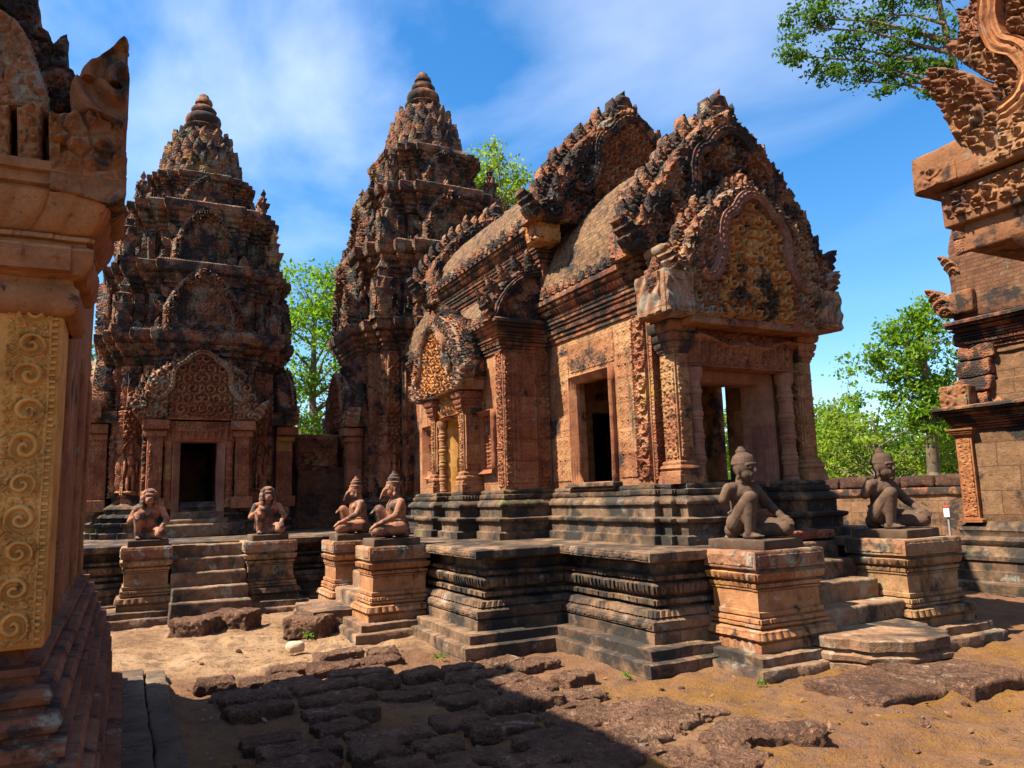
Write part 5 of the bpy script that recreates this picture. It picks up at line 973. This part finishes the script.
rs2 = np.random.RandomState(31); k = 420; P = np.stack([rs2.uniform(-9.5, -2.6, k), rs2.uniform(.3, 5.5, k)], 1)
P = P[~(((P[:, 0] < -6.6) & (P[:, 1] > 2.6)) | ((P[:, 0] < -5.0) & (P[:, 1] > 3.6)))]; k = len(P); z = ground_z(P[:, 0], P[:, 1])+rs2.uniform(.012, .03, k)
a = rs2.uniform(0, 6.28, k); u = np.stack([np.cos(a), np.sin(a), rs2.uniform(-.5, .5, k)], 1); v = np.stack([-np.sin(a), np.cos(a), rs2.uniform(-.5, .5, k)], 1); C = np.concatenate([P, z[:, None]], 1); sz = rs2.uniform(.008, .022, (k, 1))
mb = MB(); mb.add(np.stack([C-u*sz*1.6, C+v*sz*.6, C+u*sz*1.6, C-v*sz*.6], 1).reshape(-1, 3), np.arange(4*k).reshape(-1, 4))
lo = solo('leaf_litter', mb, flat('dry_leaf', (.16, .08, .03)), '', '', kind='stuff'); lo['label'] = 'scattered dry leaf litter on the courtyard ground'; lo['category'] = 'leaf litter'
for i, (x, y, z, sc) in enumerate(((-6.95, 2.72, .0, .8), (-5.35, 3.72, .0, .7), (-8.9, 1.9, 0, .9), (-4.6, 4.45, .0, .6), (-7.2, 5.2, 4.75, 1.2), (-6.9, 5.45, 5.1, .9), (-8.0, 4.9, 4.35, .9))):
    mb = MB(); q = np.random.RandomState(i+70); n = 34; c = q.normal(0, .035*sc, (n, 3))*np.array([1, 1, .5])+np.array([0, 0, .04*sc]); a = q.normal(0, 1, (n, 3)); a /= np.linalg.norm(a, axis=1, keepdims=True); b_ = np.cross(a, q.normal(0, 1, (n, 3))); b_ /= np.linalg.norm(b_, axis=1, keepdims=True); S_ = .022*sc
    mb.add(np.stack([c-a*S_, c+b_*S_*.5, c+a*S_, c-b_*S_*.5], 1).reshape(-1, 3), np.arange(4*n).reshape(-1, 4)); me = mb.mesh('weed', WEED); o = bpy.data.objects.new('weed', me); COL.objects.link(o); o.location = (x, y, z); o['label'] = 'small green weed sprouting from the mossy roof' if z > 1 else 'small green weed at the foot of the terrace stones'; o['category'] = 'weed'; o['group'] = 'weeds on the roof' if z > 1 else 'weeds by the terrace'
# ------------------------------------------------------------------ guardian statues
def capsule(mb, a, b, ra, rb, n=14, flat_=1.):
    a = np.array(a, float); b = np.array(b, float); d = b-a; L = np.linalg.norm(d)
    d = d/L if L > 1e-6 else np.array([0, 0, 1.]); ref = np.array([0, 0, 1.]) if abs(d[2]) < .9 else np.array([1., 0, 0]); u = np.cross(d, ref); u /= np.linalg.norm(u); v = np.cross(d, u)
    rows = []; th = np.arange(n)/n*2*np.pi
    for k in np.linspace(-np.pi/2, 0, 6)[0:]: rows.append((a+d*ra*np.sin(k), max(1e-4, ra*np.cos(k))))
    for k in np.linspace(0, np.pi/2, 6): rows.append((b+d*rb*np.sin(k), max(1e-4, rb*np.cos(k))))
    V = np.stack([c+r*(np.cos(th)[:, None]*u+np.sin(th)[:, None]*v) for c, r in rows], 1).reshape(-1, 3)
    f = gridq(n, len(rows), True)
    mb.add(V, f[:, ::-1])
def ell(mb, c, r, n=16):
    k = np.linspace(-np.pi/2, np.pi/2, 12); th = np.arange(n)/n*2*np.pi
    V = np.stack([np.stack([c[0]+r[0]*max(1e-3, np.cos(q))*np.cos(th), c[1]+r[1]*max(1e-3, np.cos(q))*np.sin(th), np.full(n, c[2]+r[2]*np.sin(q))], 1) for q in k], 1).reshape(-1, 3)
    mb.add(V, gridq(n, 12, True))
def carve_figure(mb, name, mat, voxel, loc=(0, 0, 0)):
    me = mb.mesh('tmp', mat); o = bpy.data.objects.new('tmp', me); COL.objects.link(o)
    bm = bmesh.new(); bm.from_mesh(me); bmesh.ops.recalc_face_normals(bm, faces=bm.faces); bm.to_mesh(me); bm.free()
    m = o.modifiers.new('r', 'REMESH'); m.mode = 'VOXEL'; m.voxel_size = voxel; m.use_smooth_shade = True
    s = o.modifiers.new('s', 'SMOOTH'); s.factor = .5; s.iterations = 2
    dg = bpy.context.evaluated_depsgraph_get(); nm = bpy.data.meshes.new_from_object(o.evaluated_get(dg)); nm.name = name
    bpy.data.objects.remove(o); nm.materials.clear(); nm.materials.append(mat)
    nm.polygons.foreach_set('use_smooth', np.ones(len(nm.polygons), bool)); return nm
def hand(mb, w_, dirv, side, r=.014):
    """palm and five curled fingers resting downwards"""
    w_ = np.array(w_); d = np.array(dirv, float); d /= np.linalg.norm(d); s = np.array(side, float); dn = np.array([0, 0, -1.])
    capsule(mb, w_, w_+d*.055, r*1.9, r*1.9, 10)
    for i, L in enumerate((.05, .062, .058, .045)):
        b = w_+d*.06+s*(i-1.5)*r*1.25; m_ = b+d*L*.6+dn*.008; capsule(mb, b, m_, r*.8, r*.75, 8); capsule(mb, m_, m_+d*L*.45+dn*L*.4, r*.75, r*.6, 8)
    capsule(mb, w_+s*-r*1.6, w_+d*.04+s*-r*3.2+dn*.012, r*.8, r*.65, 8)
def foot(mb, a, d, r=.028):
    a = np.array(a, float); d = np.array(d, float); d /= np.linalg.norm(d); s = np.cross(d, [0, 0, 1.])
    capsule(mb, a-d*.02, a+d*.10, r*1.15, r*.85, 10)
    for i in range(5): q = a+d*(.115-.006*abs(i-1))+s*(i-2)*r*.5; capsule(mb, q, q+d*.03, r*.42, r*.36, 8)
def guardian(kind):
    mb = MB()
    # torso, hips, chest
    capsule(mb, (-.02, 0, .13), (.0, 0, .22), .125, .105); capsule(mb, (.0, 0, .22), (.015, 0, .36), .10, .12); capsule(mb, (.015, -.06, .38), (.015, .06, .38), .095, .095)
    capsule(mb, (.012, -.135, .425), (.012, .135, .425), .052, .052); capsule(mb, (.015, 0, .44), (.03, 0, .52), .066, .06)
    ell(mb, (.085, -.055, .375), (.04, .055, .045)); ell(mb, (.085, .055, .375), (.04, .055, .045)); ell(mb, (.075, 0, .21), (.05, .085, .07))
    # raised right leg
    capsule(mb, (.0, -.10, .13), (.19, -.135, .335), .085, .066); capsule(mb, (.19, -.135, .335), (.16, -.13, .06), .062, .042); foot(mb, (.14, -.13, .03), (1, -.05, 0)); ell(mb, (.135, -.13, .20), (.05, .048, .09))
    # folded left leg
    capsule(mb, (.0, .10, .12), (.31, .15, .085), .085, .068); capsule(mb, (.31, .15, .08), (.10, .03, .055), .062, .045); foot(mb, (.10, .02, .035), (-.4, -.8, 0))
    capsule(mb, (-.06, -.06, .07), (-.06, .06, .07), .08, .08); capsule(mb, (.05, -.02, .1), (.12, .0, .03), .06, .05)
    # sash and belt
    for k in range(24):
        a = k/24*2*math.pi; b = (k+1)/24*2*math.pi; capsule(mb, (.0+.118*math.cos(a), .118*math.sin(a), .215), (.0+.118*math.cos(b), .118*math.sin(b), .215), .014, .014, 6)
    # left arm reaching down to the knee
    capsule(mb, (.01, .165, .42), (.10, .235, .27), .05, .042); capsule(mb, (.10, .235, .27), (.26, .17, .185), .042, .03); hand(mb, (.27, .165, .175), (1, -.15, -.25), (0, 1, 0))
    hx = .06; hz = .58
    if kind == 'human':
        capsule(mb, (.0, -.165, .42), (-.035, -.195, .33), .052, .046)                  # broken right arm
        hm = MB(); head(hm, 0, 0, 'human'); off = mb.n
        for V in hm.V: mb.V.append(V*1.16+np.array([hx, 0, hz]))
        for f in hm.F: mb.F.append(f+off)
        mb.n += hm.n
    else:
        capsule(mb, (.01, -.165, .42), (.03, -.235, .26), .05, .042)
        capsule(mb, (.03, -.235, .26), (.17, -.16, .345), .042, .03); hand(mb, (.175, -.155, .36), (1, .1, -.3), (0, 1, 0))
        head(mb, hx, hz, kind)
    return mb
def head(mb, x, z, kind):
    ell(mb, (x-.005, 0, z+.02), (.088, .086, .095)); ell(mb, (x+.018, 0, z-.03), (.066, .074, .066))
    for s in (-1, 1):
        ell(mb, (x-.005, s*.08, z-.005), (.02, .014, .04)); ell(mb, (x-.005, s*.082, z-.055), (.014, .012, .022))       # ears, long lobes
        ell(mb, (x+.068, s*.032, z+.012), (.016, .018, .010)); capsule(mb, (x+.078, s*.012, z+.04), (x+.062, s*.055, z+.035), .011, .009, 8)
    if kind == 'human':
        capsule(mb, (x+.076, 0, z+.025), (x+.087, 0, z-.012), .012, .017, 8); capsule(mb, (x+.072, -.03, z-.046), (x+.072, .03, z-.046), .010, .010, 8); capsule(mb, (x+.068, -.025, z-.063), (x+.068, .025, z-.063), .011, .011, 8); ell(mb, (x+.06, 0, z-.085), (.028, .03, .022))
        capsule(mb, (x+.076, -.03, z-.032), (x+.076, .03, z-.032), .007, .007, 8)
        for r_ in range(5):
            zz = z+.046+r_*.018; rr = .084*math.cos(r_*.33); n = max(6, int(26-r_*4))
            for k in range(n):
                a = k/n*2*math.pi+r_*.3; xx = x-.015+rr*math.cos(a)
                if r_ == 0 and math.cos(a) > .72: continue
                ell(mb, (xx, rr*.93*math.sin(a), zz), (.0125, .0125, .0125), 8)
        ell(mb, (x-.015, 0, z+.075), (.085, .082, .055)); ell(mb, (x-.03, 0, z+.135), (.042, .042, .026)); ell(mb, (x-.03, 0, z+.158), (.026, .026, .018))
    elif kind == 'monkey':
        ell(mb, (x+.075, 0, z-.03), (.055, .055, .045)); capsule(mb, (x+.115, -.035, z-.04), (x+.115, .035, z-.04), .014, .014, 8); capsule(mb, (x+.105, -.035, z-.066), (x+.105, .035, z-.066), .015, .015, 8); ell(mb, (x+.12, 0, z-.008), (.018, .026, .014)); ell(mb, (x+.075, 0, z+.045), (.02, .06, .016))
        for k in range(30):
            a = math.pi*(.28+1.44*k/29)
            for q, rr in ((.06, .1), (.0, .115), (-.06, .12), (-.11, .115)): ell(mb, (x-.02+rr*math.cos(a)*.85, rr*math.sin(a)*.9, z+q), (.02, .02, .034), 8)
        ell(mb, (x-.02, 0, z+.085), (.09, .085, .05))
    else:
        for i in range(6): capsule(mb, (x+.085+.012*i, 0, z-.0-.010*i-.004*i*i*.4), (x+.10+.012*i, 0, z-.012-.012*i-.004*i*i*.4), .030-.0038*i, .027-.0038*i, 10)   # hooked beak
        capsule(mb, (x+.06, 0, z-.055), (x+.11, 0, z-.065), .03, .018, 10)
        for r_, (zz, rr) in enumerate(((.06, .095), (.085, .098), (.115, .075), (.135, .078), (.152, .055), (.166, .056), (.182, .034), (.198, .02), (.212, .010))): capsule(mb, (x-.015, 0, z+zz-.008), (x-.015, 0, z+zz+.008), rr*.92, rr*.92, 16) if rr < .03 else ell(mb, (x-.015, 0, z+zz), (rr, rr*.96, .02), 18)
        for s in (-1, 1): ell(mb, (x-.0, s*.088, z-.065), (.026, .02, .03), 10)
mesh = {k: carve_figure(guardian(k), 'guardian_statue', M['statue'] if k == 'human' else M['statpink'], .0072) for k in ('human', 'monkey', 'bird')}
def place(kind, x, y, rot, sc, label, group, pw=.5, pd_=.62, ph=.085, flip=False):
    o = thing('guardian_statue', label, 'statue', (x, y, ZT), group)
    b = bpy.data.objects.new('body', mesh[kind]); COL.objects.link(b); b.parent = o; b.location = (0, 0, ph-.006); b.scale = (sc, -sc if flip else sc, sc)
    mb = MB(); box(mb, -.20, pd_-.20, -pw/2, pw/2, -.004, ph, bev=.01, res=.1); mb.V = [erode(v, .005) for v in mb.V]; me = mb.mesh('plinth', M['plinth']); q = bpy.data.objects.new('plinth', me); COL.objects.link(q); q.parent = o
    o.rotation_euler = (0, 0, rot); return o
place('human', -5.36, 5.12, R(8), 1.08, 'grey crouching guardian with curled hair and broken arm, nearest the viewer', 'crouching guardians of the east steps', pw=.56)
place('human', -5.40, 7.10, R(4), 1.08, 'grey crouching guardian on the lichen spotted right pedestal', 'crouching guardians of the east steps', pw=.56)
place('bird', -8.74, 2.90, R(-90), .98, 'bird headed guardian with conical crown on the front pedestal, facing left', 'bird headed guardians of the side steps', pw=.46, pd_=.56)
place('bird', -10.42, 2.90, R(-90), .98, 'rear bird headed guardian facing left, half behind its twin', 'bird headed guardians of the side steps', pw=.46, pd_=.56)
place('monkey', -11.74, .30, 0, .98, 'monkey guardian with orange chest left of the dark tower steps', 'monkey guardians of the tower steps', pw=.5, pd_=.56)
place('monkey', -11.74, 1.88, 0, .98, 'monkey guardian with pinkish chest right of the dark tower steps', 'monkey guardians of the tower steps', pw=.5, pd_=.56)

# ------------------------------------------------------------------ trees
LM = [leafmat('bright_leaves', (.035, .08, .010), (.17, .27, .03)), leafmat('deep_leaves', (.02, .05, .012), (.075, .13, .028)), leafmat('yellow_green_leaves', (.06, .11, .015), (.24, .30, .05))]
BK = stone('bark', (.16, .13, .10), (.26, .22, .17), dark=.2, pale=.1, joint=0, streak=.3, bump=.03)
def tree(x, y, h, trunk_r, blobs, nleaf, ls, lm, label, seed, name='broadleaf_tree', lean=(0, 0), pale=False):
    """blobs: list of (dx,dy,z,r) leaf clumps; limbs run from the trunk to each clump"""
    rs = np.random.RandomState(seed); o = thing(name, label, 'tree', (x, y, 0))
    mb = MB(); tp = np.array([x+lean[0], y+lean[1], h*.86]); b0 = np.array([x, y, -.1]); prev = b0; n = 7; pts = [b0]
    for i in range(1, n+1): pts.append(b0+(tp-b0)*i/n+np.append(rs.normal(0, h*.008, 2), 0))
    for i in range(n): capsule(mb, pts[i], pts[i+1], trunk_r*(1-i/n*.75), trunk_r*(1-(i+1)/n*.75), 9)
    part('trunk', mb, BK, o, smooth=60)
    mb = MB(); C = []
    for (dx, dy, z, r) in blobs:
        c = np.array([x+dx, y+dy, z]); tb = min(.95, max(.25, (z-.55*math.hypot(dx, dy))/(h*.86))); s = b0+(tp-b0)*tb; m_ = (s+c)/2+np.array([0, 0, .12*np.linalg.norm(c-s)])*.5+rs.normal(0, .08*r, 3)
        rr = trunk_r*.24; capsule(mb, s, m_, rr, rr*.6, 6); capsule(mb, m_, c, rr*.6, rr*.25, 6)
        for k in range(5):
            e = c+rs.normal(0, r*.5, 3); capsule(mb, m_*.3+c*.7, e, rr*.28, rr*.1, 5); 
            for q in range(3): C.append((e+rs.normal(0, r*.25, 3), r*rs.uniform(.22, .42)))
    part('branches', mb, BK, o, smooth=60)
    C = [(c, r) for c, r in C]; per = max(3, int(nleaf*1.25)//len(C)); Vs = []
    for c, r in C:
        p = c+rs.normal(0, 1, (per, 3))*np.array([r, r, r*.36]); Vs.append(p)
    P = np.concatenate(Vs); k = len(P); u = rs.normal(0, 1, (k, 3)); u /= np.linalg.norm(u, axis=1, keepdims=True); t_ = rs.normal(0, 1, (k, 3)); t_[:, 2] = np.abs(t_[:, 2])+.4; v = np.cross(u, t_); v /= np.linalg.norm(v, axis=1, keepdims=True)+1e-9
    s = ls*.62*rs.uniform(.6, 1.25, (k, 1)); Q = np.stack([P-u*s, P+v*s*.5-u*s*.1, P+u*s, P-v*s*.5-u*s*.1], 1).reshape(-1, 3)
    mb = MB(); mb.add(Q, np.arange(4*k).reshape(-1, 4)); part('crown', mb, lm, o); return o
def blobset(n, rx, ry, z0, z1, r, seed, shape=1.):
    rs = np.random.RandomState(seed); out = []
    for i in range(n):
        t = (i+rs.rand())/n; a = rs.rand()*6.28; q = (1-abs(2*t-1)**2*.6*shape)*math.sqrt(rs.rand()); out.append((rx*q*math.cos(a), ry*q*math.sin(a), z0+(z1-z0)*t, r*rs.uniform(.7, 1.25)))
    return out
def at(x, depth):
    """ground point under pixel column x at a horizontal distance"""
    d = np.array([(x-512)/753.2, 0.1, 1.])@Mx; h_ = math.hypot(d[0], d[1]); return d[0]/h_*depth, d[1]/h_*depth
def tz(y, x, depth):
    d = np.array([(x-512)/753.2, (384-y)/753.2, 1.])@Mx; return 1.5+d[2]/math.hypot(d[0], d[1])*depth
X_, Y_ = at(918, 30); tree(X_, Y_, tz(300, 910, 30), .28, blobset(30, 1.6, 1.6, 3.2, tz(314, 910, 30), .66, 1, 1.2), 8500, .14, LM[0], 'tall bright green tree with pale forked trunk right of the hall', 1)
X_, Y_ = at(862, 34); tree(X_, Y_, tz(405, 860, 34), .2, blobset(24, 3.8, 3.0, 1.0, tz(425, 860, 34), 1.0, 2, .4), 9000, .16, LM[2], 'yellowish green bushy tree close behind the right end of the hall', 2)
X_, Y_ = at(960, 38); tree(X_, Y_, 6, .2, blobset(26, 5, 3.0, 1.0, tz(425, 960, 38), 1.2, 3, .4), 9000, .18, LM[1], 'dark green tree behind the tall pale trunk', 3)
X_, Y_ = at(825, 42); tree(X_, Y_, 7, .2, blobset(24, 4, 3.0, 1.0, tz(430, 825, 42), 1.2, 4, .4), 8000, .18, LM[0], 'leafy tree seen through the porch of the hall', 4)
X_, Y_ = at(770, 44); tree(X_, Y_, 7, .2, blobset(22, 6, 3.0, 1.0, 6.5, 1.4, 14, .4), 9000, .2, LM[0], 'broad green tree glimpsed through the porch doorway', 14)
X_, Y_ = at(315, 36); tree(X_, Y_, tz(268, 315, 36), .3, blobset(34, 3.6, 3.6, 2, tz(280, 315, 36), 1.3, 5, .5), 17000, .18, LM[0], 'bright green tree in the gap between the two towers', 5)
X_, Y_ = at(95, 40); tree(X_, Y_, 8, .3, blobset(26, 5, 4, 1, 8, 1.4, 6, .3), 12000, .2, LM[1], 'dark green tree in the narrow gap left of the left tower', 6)
X_, Y_ = at(508, 38); tree(X_, Y_, tz(155, 508, 38), .3, blobset(26, 2.6, 2.6, tz(215, 508, 38), tz(160, 508, 38), .8, 7, .5), 6500, .17, LM[2], 'thin crowned tree rising behind the hall roof', 7)
# tall tree at the top right, its crown hanging into the picture
X_, Y_ = at(979, 24); hh = tz(-160, 946, 24); o_ = []
for (xp, yp, r) in ((815, 50, .55), (828, 20, .6), (850, 62, .6), (845, 10, .6), (868, 40, .7), (880, 75, .55), (893, 20, .8), (905, 55, .7), (915, 5, .8), (925, 65, .6), (935, 35, .7), (955, 50, .7), (870, -25, .9), (910, -45, 1.), (950, -30, 1.), (850, -40, .8), (985, -20, 1.), (1000, 20, .8), (960, 75, .5), (940, -80, 1.2), (890, -90, 1.0), (990, -80, 1.2)):
    bx, by = at(xp, 24); o_.append((bx-X_, by-Y_, tz(yp, xp, 24), r*.8))
tree(X_, Y_, hh, .24, o_, 7500, .13, LM[1], 'tall tree whose crown hangs into the top right of the view', 8)
# tree line that closes the horizon behind the walls
far = MB(); rs2 = np.random.RandomState(9); P = []
for i in range(260):
    a = R(rs2.uniform(100, 185)); d = rs2.uniform(60, 85); c = np.array([d*math.cos(a), d*math.sin(a), rs2.uniform(.5, 5.5)]); P.append(c+rs2.normal(0, 1, (70, 3))*np.array([1.6, 1.6, 1.1]))
P = np.concatenate(P); k = len(P); u = rs2.normal(0, 1, (k, 3)); u /= np.linalg.norm(u, axis=1, keepdims=True); v = np.cross(u, rs2.normal(0, 1, (k, 3))); v /= np.linalg.norm(v, axis=1, keepdims=True)
far.add(np.stack([P-u*.4, P+v*.25, P+u*.4, P-v*.25], 1).reshape(-1, 3), np.arange(4*k).reshape(-1, 4))
fo = solo('forest', far, LM[1], '', '', kind='stuff'); fo['label'] = 'far green forest edge behind the enclosure walls'; fo['category'] = 'forest'
